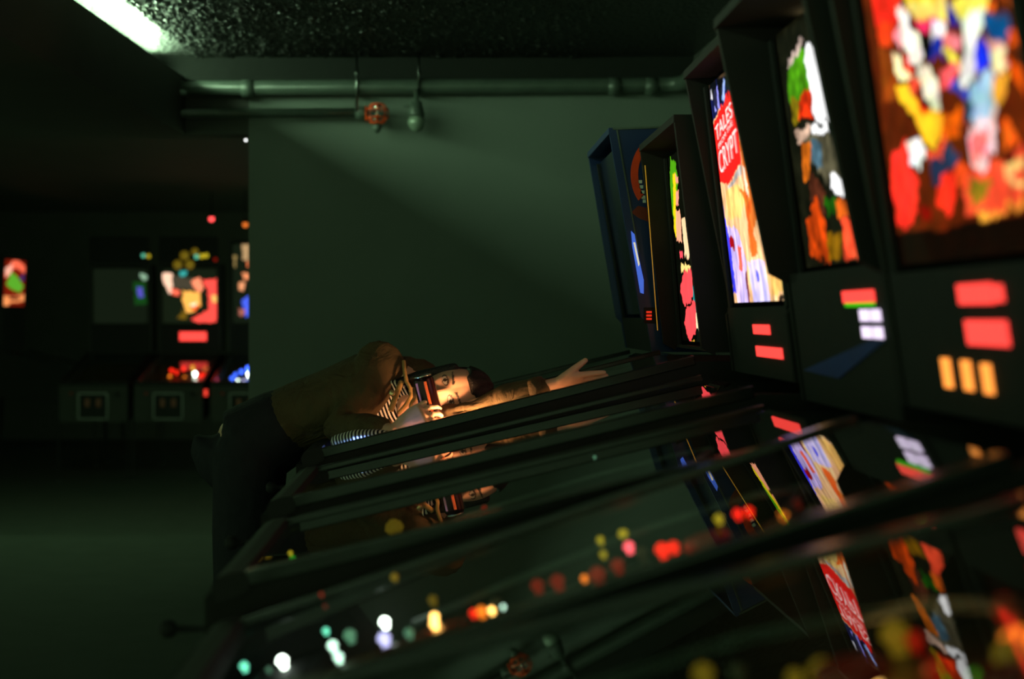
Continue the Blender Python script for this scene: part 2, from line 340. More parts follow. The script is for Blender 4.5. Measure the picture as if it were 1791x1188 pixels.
ART_COMIC = [
 ((1,.18,.12), [(.106,.939),(.361,.866),(.339,.759),(.28,.663),(.175,.645),(.069,.679)]),
 ((1,.8,.2), [(.361,.866),(.662,.781),(.608,.648),(.37,.66),(.32,.735)]),
 ((.1,.2,.7), [(.494,.801),(.617,.741),(.5,.707)]),
 ((1,.9,.8), [(.674,.778),(.895,.715),(.794,.644),(.654,.658)]),
 ((.9,.25,.1), [(.072,.685),(.233,.656),(.23,.61),(.083,.628)]),
 ((.55,.25,.07), [(.075,.629),(.199,.581),(.178,.454),(.033,.465)]),
 ((1,.6,.6), [(.259,.656),(.313,.604),(.236,.585),(.219,.624)]),
 ((1,.85,.4), [(.311,.697),(.441,.677),(.582,.655),(.587,.595),(.469,.632),(.374,.631)]),
 ((1,.97,.88), [(.253,.693),(.305,.682),(.388,.589),(.392,.543),(.351,.521),(.292,.557),(.253,.623)]),
 ((1,.95,.7), [(.172,.592),(.242,.578),(.241,.537),(.292,.499),(.349,.489),(.307,.476),(.224,.499),(.176,.537)]),
 ((1,.2,.1), [(.273,.572),(.312,.518),(.273,.514),(.246,.548)]),
 ((1,.2,.4), [(.376,.636),(.497,.626),(.582,.602),(.485,.599),(.41,.604)]),
 ((.02,.02,.02), [(.376,.617),(.473,.587),(.455,.544),(.396,.534),(.386,.584)]),
 ((1,.97,.95), [(.488,.612),(.561,.602),(.565,.568),(.495,.549),(.465,.567)]),
 ((.1,.15,.6), [(.589,.643),(.633,.632),(.671,.556),(.607,.575)]),
 ((.1,.2,.7), [(.453,.559),(.547,.561),(.529,.516),(.443,.533)]),
 ((1,.5,.5), [(.549,.571),(.638,.547),(.641,.514),(.559,.525)]),
 ((1,.9,.3), [(.534,.542),(.578,.529),(.637,.469),(.616,.451),(.585,.484)]),
 ((1,.35,.35), [(.5,.489),(.613,.484),(.612,.447),(.532,.424),(.484,.448)]),
 ((1,.75,.15), [(.154,.511),(.273,.473),(.331,.418),(.471,.374),(.476,.333),(.378,.302),(.317,.315),(.271,.392),(.186,.44)]),
 ((.95,.3,.2), [(.266,.505),(.346,.484),(.35,.453),(.256,.475)]),
 ((1,.97,.82), [(.325,.51),(.408,.524),(.446,.483),(.478,.427),(.48,.377),(.43,.39),(.386,.443)]),
 ((.02,.02,.02), [(.319,.454),(.378,.444),(.403,.392),(.333,.422)]),
 ((1,.2,.1), [(.312,.431),(.388,.402),(.396,.382),(.32,.399)]),
 ((.02,.02,.02), [(.22,.423),(.266,.41),(.266,.387),(.22,.4)]),
 ((1,.95,.35), [(.63,.633),(.839,.613),(.813,.56),(.769,.544),(.672,.565)]),
 ((.05,.3,.5), [(.813,.56),(.944,.516),(.904,.477),(.845,.483),(.808,.521)]),
 ((1,1,.92), [(.688,.578),(.819,.57),(.791,.535),(.744,.505),(.686,.423),(.616,.43),(.661,.501)]),
 ((.1,.2,.9), [(.769,.511),(.794,.454),(.764,.424),(.699,.436),(.727,.467)]),
 ((1,.7,.6), [(.788,.501),(.847,.489),(.908,.457),(.873,.424),(.813,.43)]),
 ((1,.95,.7), [(.801,.462),(.882,.456),(.86,.426),(.8,.433)]),
 ((1,.35,.05), [(.911,.504),(.984,.479),(.987,.432),(.948,.449)]),
 ((1,.4,.1), [(.828,.586),(.889,.572),(.859,.554),(.818,.574)]),
 ((1,.4,.1), [(.903,.578),(.979,.56),(.978,.527)]),
 ((1,.35,.05), [(.891,.447),(.967,.374),(.951,.329),(.908,.399)]),
 ((1,.65,.2), [(.793,.414),(.892,.412),(.861,.359),(.8,.328),(.777,.373)]),
 ((.6,.75,.85), [(.682,.419),(.801,.423),(.782,.372),(.801,.324),(.646,.325),(.64,.379)]),
 ((.1,.25,.7), [(.549,.437),(.658,.418),(.636,.395),(.541,.41)]),
 ((.05,.25,.3), [(.627,.397),(.666,.375),(.649,.315),(.605,.322)]),
 ((1,.8,.8), [(.673,.333),(.805,.333),(.751,.255),(.683,.206),(.615,.209),(.608,.295)]),
 ((1,.4,.4), [(.633,.291),(.747,.312),(.705,.231),(.625,.234)]),
 ((.9,.35,.05), [(.482,.372),(.584,.367),(.571,.3),(.469,.301),(.433,.324)]),
 ((1,.2,.15), [(.022,.317),(.197,.339),(.184,.262),(.235,.222),(.184,.143),(.091,.095),(.011,.119),(-.003,.221)]),
 ((1,1,.95), [(.186,.322),(.282,.34),(.328,.281),(.245,.254),(.183,.274)]),
 ((1,.35,.2), [(.322,.282),(.476,.313),(.433,.279),(.356,.248)]),
 ((.15,.2,.3), [(.346,.262),(.484,.295),(.54,.256),(.402,.204),(.327,.217)]),
 ((1,.2,.12), [(.35,.204),(.499,.223),(.483,.147),(.408,.114),(.33,.155)]),
 ((.8,.25,.1), [(.506,.249),(.607,.216),(.574,.166),(.494,.183)]),
 ((.95,.3,.18), [(.572,.204),(.733,.212),(.93,.238),(.887,.112),(.668,.104),(.518,.105)]),
 ((.5,.42,.1), [(.58,.187),(.699,.181),(.655,.132),(.561,.139)]),
 ((1,.8,.45), [(.792,.205),(.83,.211),(.916,.196),(.911,.182),(.845,.19),(.829,.177),(.858,.159),(.901,.155),(.896,.141),(.831,.15),(.793,.175)]),
 ((.3,.08,.04), [(.806,.244),(.864,.241),(.858,.208),(.806,.211)]),
 ((1,.4,.1), [(.826,.3),(.862,.295),(.893,.252),(.82,.252)]),
 ((1,.62,.22), [(.584,.107),(.887,.115),(.883,.101),(.611,.093)]),
 ((.5,.06,.03), [(.202,.154),(.29,.158),(.289,.117),(.22,.116)]),
]
ART_STRIPE = [
 ((.3,.6,.08), [(.081,.989),(.24,.946),(.267,.841),(.026,.654),(-.057,.805)]),
 ((.9,.8,.1), [(.116,.894),(.215,.897),(.062,.56),(.007,.615)]),
 ((1,.6,.5), [(.194,.886),(.285,.877),(.275,.84),(.183,.849)]),
 ((1,.6,.5), [(.172,.811),(.261,.797),(.222,.717),(.136,.724)]),
 ((1,.65,.5), [(.113,.693),(.252,.683),(.24,.531),(.063,.547)]),
 ((1,.82,.62), [(.275,.65),(.401,.641),(.439,.44),(.292,.446)]),
 ((.95,.3,.35), [(.135,.478),(.228,.474),(.225,.436),(.131,.439)]),
 ((1,.85,.5), [(.155,.406),(.454,.392),(.455,.364),(.147,.374)]),
 ((1,.3,.32), [(.252,.365),(.477,.364),(.462,.24),(.163,.18),(.049,.273)]),
 ((.1,.5,.5), [(.464,.29),(.538,.264),(.545,.141),(.445,.141)]),
 ((1,.3,.32), [(.225,.18),(.511,.205),(.503,.079),(.23,-.002),(.103,.09)]),
 ((1,.9,.7), [(.481,.141),(.633,.135),(.601,.065),(.467,.064)]),
 ((.8,.6,.2), [(.234,.007),(.384,.01),(.351,-.029),(.276,-.03)]),
]
# ------------------------------------------------------------------ pinball machines
def srgb_lin(a): return np.power(np.clip(a, 0, 1), 2.2)
def paint(polys, base, U, V, wob=.03):
    """flat printed picture: polygons laid over a ground colour, in panel coordinates u (left to right) and v (bottom to top)"""
    col = np.empty(U.shape + (3,)); col[:] = base
    if U.shape[0] > 60:                                # hand-drawn, wavering edges
        U, V = U + wob * (smooth_noise(U, V, 24, 24, 31) - .5) + wob * .6 * (smooth_noise(U, V, 60, 50, 33) - .5), V + wob * (smooth_noise(U, V, 24, 24, 32) - .5) + wob * .6 * (smooth_noise(U, V, 60, 50, 34) - .5)
    for c_, pts in polys:
        ins = np.zeros(U.shape, bool); n = len(pts)
        for i in range(n):
            (xa, ya), (xb, yb) = pts[i], pts[(i + 1) % n]
            if ya == yb: continue
            hit = ((ya > V) != (yb > V)) & (U < (xb - xa) * (V - ya) / (yb - ya) + xa)
            ins ^= hit
        col[ins] = c_
    return col
def smooth_noise(U, V, fu, fv, seed):
    r = np.random.default_rng(seed); g = r.random((fv + 2, fu + 2))
    x = np.clip(U, 0, 1) * fu; y = np.clip(V, 0, 1) * fv; i = x.astype(int); j = y.astype(int); a = x - i; b = y - j
    a = a * a * (3 - 2 * a); b = b * b * (3 - 2 * b)
    return (g[j, i] * (1-a) + g[j, i+1] * a) * (1-b) + (g[j+1, i] * (1-a) + g[j+1, i+1] * a) * b

def translite(parent, geo, y_left, y_right, painter, material, nu=130, nv=150):
    """the lit backglass: a thin printed sheet from bottom (xb, zb) to top (xt, zt)"""
    xb, zb, xt, zt = geo
    u, v = np.meshgrid(np.linspace(0, 1, nu), np.linspace(0, 1, nv))
    X = xb + (xt - xb) * v; Z = zb + (zt - zb) * v; Y = y_left + (y_right - y_left) * u
    col = srgb_lin(painter(u, v)).reshape(-1, 3)
    front = np.stack([X, Y, Z], -1).reshape(-1, 3)
    vs = [tuple(p) for p in front]; fs = []
    for j in range(nv - 1):
        for i in range(nu - 1):
            a = j * nu + i; fs.append((a, a + nu, a + nu + 1, a + 1) if y_left < y_right else (a, a + 1, a + nu + 1, a + nu))
    k = len(vs); th = .006
    cs = [(0, 0), (nu - 1, 0), (nu - 1, nv - 1), (0, nv - 1)]
    for i, j in cs: p = front[j * nu + i]; vs.append((p[0] + th, p[1], p[2]))
    fs.append((k, k + 1, k + 2, k + 3))
    me = bpy.data.meshes.new('translite'); me.from_pydata(vs, [], fs)
    at = me.attributes.new('print', 'FLOAT_COLOR', 'POINT')
    full = np.zeros((len(vs), 4)); full[:len(col), :3] = col; full[:, 3] = 1
    at.data.foreach_set('color', full.ravel()); me.update()
    return obj('translite', me, material, parent)

CACHE = {}
def shared(key, fn):
    if key not in CACHE: CACHE[key] = fn()
    return CACHE[key]

def bumper_mesh(): return MB().lathe([(.018, 0), (.018, .03), (.034, .034), (.036, .042), (.03, .05), (.01, .053)], 18).mesh('pop_bumper')
def post_mesh(): return MB().lathe([(.006, 0), (.006, .02), (.009, .022), (.009, .03), (.004, .034)], 10).mesh('post')
def flip_mesh(s):
    return MB().prism_z([(-.012, -.01), (.0, -.013), (.075, -.006), (.08, 0), (.075, .006), (0, .013), (-.012, .01)], .012, .03).mesh('flipper')
def sling_mesh(s): return MB().prism_z([(-.06, -.02 * s), (.07, -.035 * s), (.075, .02 * s), (.06, .024 * s)], .0, .034).mesh('slingshot')
def bulb_mesh(r): return MB().lathe([(r * .55, -r * 1.2), (r * .6, -r * .5), (r * .98, 0), (r * .8, r * .55), (r * .3, r * .95)], 12).mesh('bulb')
def target_mesh(): return MB().box(-.003, .003, -.014, .014, 0, .032, .002).mesh('target')

BULB = {'white': ((.95, 1, .95), 14), 'teal': ((.45, .9, .75), 3.0), 'lilac': ((.75, .72, .95), 3.2), 'warm': ((1, .72, .38), 9), 'orange': ((1, .5, .15), 2),
        'red': ((1, .16, .10), 2.0), 'pink': ((1, .35, .4), 3), 'yellow': ((.85, .75, .18), .8), 'green': ((.25, .8, .2), .8), 'dim': ((.5, .75, .6), .6), 'blue': ((.25, .4, 1), 4),
        'olive': ((.55, .45, .12), .5), 'dimred': ((.7, .12, .06), .4), 'pale': ((.75, .9, .82), 5)}

def machine(label, loc, rz=0., H=.333, s=.24, geo=(.727, 1.356, .662, 1.903), ty=(.27, -.29), prot=(.0, .056), painter=None, art=None,
            cab=M_black, boxmat=None, rows=(), windows=(), panel_low=None, bulbs=(), detail=True, coin=True, hw=.31, bw=.33, group=None, back=.97, po=.012):
    """a pinball machine; local x runs from the player's end (-) to the head (+), y across, z up"""
    z0 = ZC - H; th = math.atan(s); xb, zb, xt, zt = geo
    r = thing('pinball_machine', label, 'pinball machine', loc, rz, group)
    zr = lambda x: z0 + s * x
    dmat = lambda o: (setattr(o, 'location', (0, 0, z0)), setattr(o, 'rotation_euler', (0, -th, 0)), o)[2]
    boxmat = boxmat or cab
    # cabinet
    for sg in (-1, 1):
        y_ = sg * (hw - .012)
        MB().prism([(-.37, zr(-.37) - .36), (-.37, zr(-.37) - .02), (.66, zr(.66) - .02), (back, zr(.66) - .02), (back, zr(.66) - .46)], y_ - .011, y_ + .011).build('cabinet_side', cab, r)
    MB().prism([(-.39, zr(-.37) - .36), (-.39, zr(-.37) - .03), (-.37, zr(-.37) - .03), (-.37, zr(-.37) - .36)], -hw, hw).build('front_panel', cab, r)
    MB().box(back - .02, back, -hw + .02, hw - .02, zr(.66) - .46, zr(.66) - .02).build('back_panel', cab, r)
    MB().prism([(-.37, zr(-.37) - .355), (-.37, zr(-.37) - .34), (back, zr(.66) - .43), (back, zr(.66) - .445)], -hw + .02, hw - .02).build('bottom_panel', M_inner, r)
    # legs
    for sx in (-.36, back - .04):
        for sg in (-1, 1):
            zt_ = zr(-.37) - .16 if sx < 0 else zr(.66) - .24
            o = -.035 if sx < 0 else .035
            yy = sg * (hw + .004)
            lg = MB(); lg.add([(sx - .03, yy, zt_), (sx + .03, yy, zt_), (sx + .03, yy + sg * .006, zt_), (sx - .03, yy + sg * .006, zt_),
                               (sx + o - .014, yy, .03), (sx + o + .014, yy, .03), (sx + o + .014, yy + sg * .006, .03), (sx + o - .014, yy + sg * .006, .03)],
                              [(0, 1, 2, 3), (7, 6, 5, 4), (0, 4, 5, 1), (1, 5, 6, 2), (2, 6, 7, 3), (3, 7, 4, 0)])
            l_ = lg.build('leg', M_plast, r)
            MB().lathe([(.022, 0), (.022, .006), (.008, .012), (.008, .035)], 12, (sx + o, yy, .0)).build('leveler', M_steel, l_)
    # rails, lockbar, glass, playfield: in the plane of the glass
    for sg in (-1, 1):
        y_ = sg * (hw - .014)
        dmat(MB().box(-.345, .665, y_ - .015, y_ + .015, -.026, 0, .003).build('side_rail', M_rail, r))
    prof = [(-.39, -.04), (-.392, -.012), (-.382, .0), (-.36, .004), (-.335, .001), (-.332, -.012), (-.332, -.03), (-.36, -.04)]
    dmat(MB().prism(prof, -hw - .004, hw + .004).build('lockbar', M_plast, r))
    dmat(MB().box(-.333, .665, -hw + .028, hw - .028, -.012, -.007).build('playfield_glass', M_glass, r))
    pf = dmat(MB().box(-.335, .67, -hw + .03, hw - .03, -.125, -.11).build('playfield', M_wood, r))
    inv = (Matrix.Translation(Vector(loc)) @ Matrix.Rotation(rz, 4, 'Z') @ Matrix.Translation((0, 0, z0)) @ Matrix.Rotation(-th, 4, 'Y')).inverted()
    zf = -.11
    if detail:
        ap = MB().prism_z([(-.33, -hw + .035), (-.22, -hw + .035), (-.25, -.06), (-.26, 0), (-.25, .06), (-.22, hw - .035), (-.33, hw - .035)], zf, zf + .03).build('apron', M_plast, pf)
        for sg in (-1, 1):
            f_ = obj('flipper', shared(('flip', sg), lambda: flip_mesh(sg)), M_rub, pf); f_.location = (-.17, sg * .1, zf); f_.rotation_euler = (0, 0, -sg * 1.15)
            f_ = obj('slingshot', shared(('sling', sg), lambda: sling_mesh(sg)), mat('sling_plastic', (.5, .2, .15), .25), pf); f_.location = (-.07, sg * .13, zf)
        for k, (x_, y_) in enumerate(((.36, .08), (.46, -.05), (.33, -.09))):
            b_ = obj('pop_bumper', shared('bump', bumper_mesh), mat('bumper_cap_%d' % (k % 2), ((.75, .2, .12), (.7, .62, .3))[k % 2], .25), pf); b_.location = (x_, y_, zf)
        for x_, y_ in ((.05, .2), (.12, -.22), (.2, .1), (.22, -.16), (.28, .22), (.0, -.2), (.52, .12), (.55, -.18)):
            b_ = obj('post', shared('post', post_mesh), M_rub, pf); b_.location = (x_, y_, zf)
        for k in range(4):
            b_ = obj('target', shared('target', target_mesh), mat('target_plastic', (.8, .7, .4), .35), pf); b_.location = (.24 + .004 * k, -.06 + .036 * k, zf)
        wire = MB()
        for o_ in (-.014, .014):
            wire.tube([(-.08, hw - .075 + o_, zf + .03), (.1, hw - .08 + o_, zf + .045), (.3, hw - .1 + o_, zf + .06), (.45, hw - .2 + o_, zf + .075), (.5, o_, zf + .085), (.42, -.17 + o_, zf + .085), (.3, -.23 + o_, zf + .08)], .0025, 6)
        wire.build('wire_ramp', M_steel, pf)
        dk = MB().prism_z([(.42, -hw + .035), (.66, -hw + .035), (.66, -.02), (.56, -.03), (.48, -.12)], zf + .045, zf + .05).build('plastic_cover', mat('cover_plastic', (.35, .3, .2), .2), pf)
    for bb in bulbs:
        colr, p3, rad = bb
        q = inv @ p3
        cc, st = BULB[colr]
        o_ = obj('bulb', shared(('bulb', round(rad, 4), colr), lambda: bulb_mesh(rad)), lamp_mat('bulb_' + colr, cc, st), pf); o_.location = q
    # head box
    mt = (xt - xb) / (zt - zb); tx = lambda z: xb + mt * (z - zb)
    m_ = (xt - prot[1] - (xb - prot[0])) / (zt - zb)
    fx = lambda z: xb - prot[0] + m_ * (z - zb)
    zbot = zr(.66) + .004; ztop = zt + .045
    for sg in (-1, 1):
        y_ = sg * (bw - .009)
        MB().prism([(tx(zbot) - po - .004, zbot), (tx(zb - .03) - po - .004, zb - .03), (fx(zb), zb - .01), (fx(ztop), ztop), (back - .02 + m_ * (ztop - zbot) * .6, ztop), (back, zbot)], y_ - .009, y_ + .009).build('backbox_side', boxmat, r)
    MB().prism([(fx(ztop) , ztop - .02), (fx(ztop) , ztop), (back - .02 + m_ * (ztop - zbot) * .6, ztop), (back - .02 + m_ * (ztop - zbot) * .6, ztop - .02)], -bw + .001, bw - .001).build('backbox_top', boxmat, r)
    MB().prism([(back - .04 + m_ * (ztop - zbot) * .6, ztop - .021), (back - .022 + m_ * (ztop - zbot) * .6, ztop - .021), (back - .002, zbot), (back - .02, zbot)], -bw + .019, bw - .019).build('backbox_back', M_inner, r)
    # display panel under the backglass
    pn = MB().prism([(tx(zbot) - po, zbot), (tx(zb - .012) - po, zb - .012), (tx(zb - .012) + .03, zb - .012), (tx(zbot) + .03, zbot)], -bw + .019, bw - .019).build('display_panel', M_plast, r)
    for nm, z_a, z_b, y_a, y_b, cn in rows:            # lit rows of the display
        a_, b_ = min(y_a, y_b), max(y_a, y_b)
        MB().prism([(tx(z_a) - po - .004, z_a), (tx(z_b) - po - .004, z_b), (tx(z_b) - po + .001, z_b), (tx(z_a) - po + .001, z_a)], a_, b_).build(nm, lamp_mat(*cn), pn)
    for sg in (-1, 1):
        MB().prism([(tx(zb) - .008, zb - .012), (tx(zt) - .008, zt), (tx(zt), zt), (tx(zb), zb - .012)], sg * (bw - .03) - .012, sg * (bw - .03) + .012).build('glass_trim', M_plast, r)
    tl = None
    if painter is not None:
        tl = translite(r, geo, ty[0], ty[1], painter, art)
    if coin:
        cd = MB().box(-.402, -.39, -.13, .13, zr(-.37) - .33, zr(-.37) - .1, .003).build('coin_door', M_plast, r)
        fr = MB()
        for a_, b_, c_, d_ in ((-.13, .13, -.335, -.325), (-.13, .13, -.105, -.095), (-.135, -.125, -.335, -.095), (.125, .135, -.335, -.095)):
            fr.box(-.407, -.4, a_, b_, zr(-.37) + c_, zr(-.37) + d_)
        fr.build('door_frame', M_steel, cd)
        for y_ in (-.05, .05): MB().box(-.41, -.401, y_ - .02, y_ + .02, zr(-.37) - .22, zr(-.37) - .15, .002).build('coin_slot', mat('coin_slot_orange', (.45, .2, .08), .3), cd)
        sbt = MB().lathe([(.012, 0), (.012, .006), (.009, .01)], 14).build('start_button', mat('button', (.6, .15, .1), .3), r)
        sbt.location = (-.392, .2, zr(-.37) - .1); sbt.rotation_euler = (0, -math.pi / 2, 0)
        pl = MB().lathe([(.014, 0), (.014, .012), (.006, .014), (.006, .06), (.014, .066), (.016, .08), (.008, .088)], 14).build('plunger', M_plast, r)
        pl.location = (-.39, -.23, zr(-.37) - .1); pl.rotation_euler = (0, -math.pi / 2, 0)
    return r, pn, tl, tx
def on_field(x, y, H, s, drop=.093, dmax=2.86):                  # where the line of sight through a pixel meets the playfield of a machine in the row
    return P(x, y, min(dmax, F * (H + drop) / (y - VY + s * (x - VX))))

RED = ('display_red', (1, .27, .25), 1.5); ORG = ('lamp_orange', (1, .58, .25), 1.6); LIL = ('display_lilac', (.95, .86, 1), 1.25); GRN = ('display_green', (.3, .8, .1), .7)
RG = 'row of pinball machines along the right-hand wall'

# --- the machine with the red-lettered horror backglass
def p_tales(U, V):
    c = paint(ART_TALES, (1, .76, .54), U, V, .02)
    k = smooth_noise(U, V, 26, 9, 3)[..., None]; k2 = smooth_noise(U, V, 60, 30, 4)[..., None]
    red = (c[..., 0:1] > .85) & (c[..., 1:2] < .2)
    k3 = np.stack([smooth_noise(U + .04 * V, V, 70, 12, 40 + i) for i in range(3)], -1)
    c = np.where(red, c, c * (.74 + .36 * k + .2 * (k2 - .5)) * (.86 + .28 * k3[..., :1] + .06 * k3))
    edge = smooth_noise(U, V, 30, 1, 9)[..., None]
    return np.where(V[..., None] > .86 + .16 * edge, c * .25, c)
M3H, M3S = .30, .24
r3, pn3, tl3, tx3 = machine('pinball machine with the red TALES CRYPT banner on its lit orange backglass', (0, 3.31, 0), H=M3H, s=M3S, geo=(.727, 1.356, .662, 1.903), ty=(.27, -.29),
    prot=(.0, .046), painter=p_tales, art=art_mat('print_tales', 1.4, (1, 5, 1), .15), group=RG,
    rows=[('lit_text_row', 1.281, 1.303, .02, -.14, RED), ('lit_text_row', 1.229, 1.253, .015, -.235, RED)],
    bulbs=[('olive', P(900, 790, 3.4), .006), ('blue', P(1140, 735, 3.2), .003)])
def lettering(parent, body, geo, y_l, u0, v0, u1, v1, height, m):
    """one printed line of raised letters lying on the backglass"""
    cu = bpy.data.curves.new('lettering', 'FONT'); cu.body = body; cu.extrude = .0; cu.resolution_u = 3
    o = bpy.data.objects.new('lettering_tmp', cu); C.objects.link(o); bpy.context.view_layer.update()
    me = bpy.data.meshes.new_from_object(o.evaluated_get(bpy.context.evaluated_depsgraph_get())); bpy.data.objects.remove(o)
    xb, zb, xt, zt = geo; W_ = .56
    vs = np.array([v.co[:] for v in me.vertices]); lo, hi = vs.min(0), vs.max(0)
    nx = (vs[:, 0] - lo[0]) / (hi[0] - lo[0]); ny = (vs[:, 1] - lo[1]) / (hi[1] - lo[1])
    u = u0 + (u1 - u0) * nx; vv = v0 + (v1 - v0) * nx + ny * height
    for i, v in enumerate(me.vertices):
        v.co = (xb + (xt - xb) * vv[i] - .0015, y_l - W_ * u[i], zb + (zt - zb) * vv[i])
    me.name = 'lettering'
    return obj('lettering', me, m, parent)
M_let = lamp_mat('lettering', (1, .84, .86), 1.15)
G3 = (.727, 1.356, .662, 1.903)
lettering(tl3, 'TALES', G3, .27, .03, .735, .42, .80, .065, M_let)
lettering(tl3, 'FROM THE', G3, .27, .06, .700, .40, .765, .022, M_let)
lettering(tl3, 'CRYPT', G3, .27, .03, .585, .455, .645, .10, M_let)

# --- the one with the white neon-like stripe
def p_neon(U, V):
    c = paint(ART_NEON, (.09, .09, .06), U, V)
    k = smooth_noise(U, V, 14, 12, 5)[..., None]
    k2 = smooth_noise(U, V, 30, 34, 15)[..., None]
    return np.where(c.min(-1, keepdims=True) > .9, c * 1.0, c * (.45 + .5 * k + .4 * k2))
M4H, M4S = .333, .24
r4, pn4, tl4, tx4 = machine('pinball machine with a thick white stripe on its green and dark backglass', (0, 2.61, 0), H=M4H, s=M4S, geo=(.731, 1.42, .668, 1.89), ty=(.27, -.27),
    prot=(.066, .105), po=.028, painter=p_neon, art=art_mat('print_neon', 1.5, (1, 2, 1), .2), group=RG,
    rows=[('lit_text_row', 1.345, 1.366, -.07, -.25, RED), ('green_underline', 1.338, 1.345, -.08, -.245, GRN)]
        + [('lit_square', a, b, c_, d_, LIL) for a, b in ((1.313, 1.333), (1.284, 1.304)) for c_, d_ in ((-.160, -.206), (-.224, -.270))],
    bulbs=[('green', P(512, 978, 2.84), .008), ('yellow', P(508, 968, 2.84), .006), ('olive', on_field(690, 925, M4H, M4S), .02), ('olive', on_field(770, 938, M4H, M4S), .009), ('dimred', on_field(848, 892, M4H, M4S), .010), ('dim', on_field(820, 925, M4H, M4S), .014),
           ('dimred', on_field(1225, 885, M4H, M4S, .06), .009), ('dim', on_field(1040, 800, M4H, M4S, .06), .004), ('olive', on_field(900, 900, M4H, M4S), .009), ('olive', on_field(1230, 815, M4H, M4S), .008)])
bs = [(.29, 1.212), (-.19, 1.279), (-.285, 1.283), (.03, 1.206)]
MB().add([(tx4(z_) - .031, y_, z_) for y_, z_ in bs] + [(tx4(z_) - .027, y_, z_) for y_, z_ in bs], [(0, 1, 2, 3), (7, 6, 5, 4), (0, 4, 5, 1), (1, 5, 6, 2), (2, 6, 7, 3), (3, 7, 4, 0)]).build('blue_panel_strip', mat('blue_panel', (.12, .20, .46), .6), pn4)
lb = MB().ball((0, 0, 0), .012, sc=(1, 1.6, .8)).build('corner_lamp', lamp_mat('corner', (1, .88, .62), 3.5), r4); lb.location = P(1405, 38, 2.78) - Vector((0, 2.61, 0))
MB().tube([lb.location + Vector((.0, 0, -.004)), lb.location + Vector((.06, 0, .0))], .004, 6).build('lamp_bracket', M_plast, r4)

# --- the nearest one in view, with the comic-coloured backglass
def p_comic(U, V):
    c = paint(ART_COMIC, (.34, .13, .04), U, V)
    k = smooth_noise(U, V, 22, 22, 6)[..., None]; q = smooth_noise(U, V, 9, 9, 8)[..., None]
    k3 = np.stack([smooth_noise(U, V, 34, 40, 50 + i) for i in range(3)], -1)
    c = c * (.8 + .3 * k) * (.92 + .16 * k3)
    return np.where((V[..., None] < .10 - .03 * q), c * .25, c)
M5H, M5S = .36, .33
far5 = lambda col, x, y, r_, drop=.072: (col, on_field(x, y, M5H, M5S, drop, 2.15), r_)
r5, pn5, tl5, tx5 = machine('nearest backglass: pinball machine with large red, yellow, white and blue comic-style picture', (0, 1.905, 0), H=M5H, s=M5S, geo=(.70, 1.40, .622, 1.92), ty=(.275, -.275),
    prot=(.015, .04), painter=p_comic, art=art_mat('print_comic', 1.35, (1, 1, 1), .15), group=RG,
    rows=[('lit_text_row', 1.337, 1.364, .018, -.100, RED), ('lit_text_row', 1.339, 1.361, -.108, -.132, RED), ('lit_text_row', 1.283, 1.316, .008, -.129, RED),
          ('lit_lamp', 1.220, 1.262, .124, .096, ORG), ('lit_lamp', 1.220, 1.261, .046, .018, ORG), ('lit_lamp', 1.219, 1.259, -.026, -.053, ORG)],
    bulbs=[far5('teal', 427, 1166, .007), far5('white', 494, 1157, .009), far5('pale', 582, 1130, .008), far5('pale', 592, 1150, .007), far5('teal', 570, 1104, .005), far5('dim', 612, 1112, .010), far5('dim', 470, 1172, .004),
           far5('white', 673, 1089, .008), far5('lilac', 672, 1118, .010), far5('dim', 715, 1108, .007), far5('warm', 760, 1080, .007), far5('warm', 760, 1092, .007), far5('olive', 757, 1050, .008),
           far5('orange', 842, 1070, .008), far5('red', 828, 1073, .006), far5('warm', 860, 1068, .005), far5('pale', 880, 1062, .003),
           far5('pink', 1100, 957, .008, .06), far5('red', 1158, 962, .010, .06), far5('red', 1178, 957, .008, .06), far5('yellow', 1050, 945, .006, .05), far5('yellow', 1055, 970, .005, .05), far5('yellow', 1090, 935, .008, .05),
           far5('dimred', 940, 1025, .010), far5('dimred', 975, 1018, .011), far5('orange', 1022, 1012, .005), far5('dimred', 1045, 1006, .012), far5('dimred', 1080, 990, .010),
           far5('yellow', 1257, 908, .007, .05), far5('red', 1290, 899, .007, .05), far5('red', 1310, 895, .007, .05), far5('orange', 1370, 902, .007, .05), far5('dimred', 1395, 880, .006, .05), far5('green', 1612, 918, .010, .05),
           far5('olive', 1115, 1040, .012), far5('olive', 690, 1010, .006), far5('dimred', 562, 1040, .003)])
# --- the one the camera stands over
M6H, M6S = .345, .26
f6 = lambda col, x, y, r_, drop=.093: (col, on_field(x, y, M6H, M6S, drop, 1.45), r_)
def p_warm(U, V): return paint([((.8, .3, .1), [(.1, .1), (.9, .2), (.7, .9), (.2, .8)]), ((.2, .2, .5), [(.5, .4), (.9, .5), (.8, .9)])], (.3, .1, .05), U, V)
machine('pinball machine in the bottom right corner, only its glass and playfield lights showing', (0, 1.205, 0), H=M6H, s=M6S, geo=(.72, 1.40, .66, 1.92), ty=(.27, -.27), prot=(.01, .04),
    painter=p_warm, art=art_mat('print_warm', .35), group=RG,
    bulbs=[f6('warm', 1518, 1178, .017), f6('olive', 1566, 1112, .016), f6('dimred', 1640, 1172, .012), f6('olive', 1440, 1180, .016), f6('green', 1708, 1186, .006), f6('orange', 1782, 1128, .017), f6('olive', 1772, 1150, .018), f6('dimred', 1758, 1065, .012, .05),  # the last bulb on this line stands for a red-brown reflection
           f6('olive', 1230, 1180, .012), f6('dimred', 1600, 1120, .010), f6('olive', 1390, 1186, .009)])
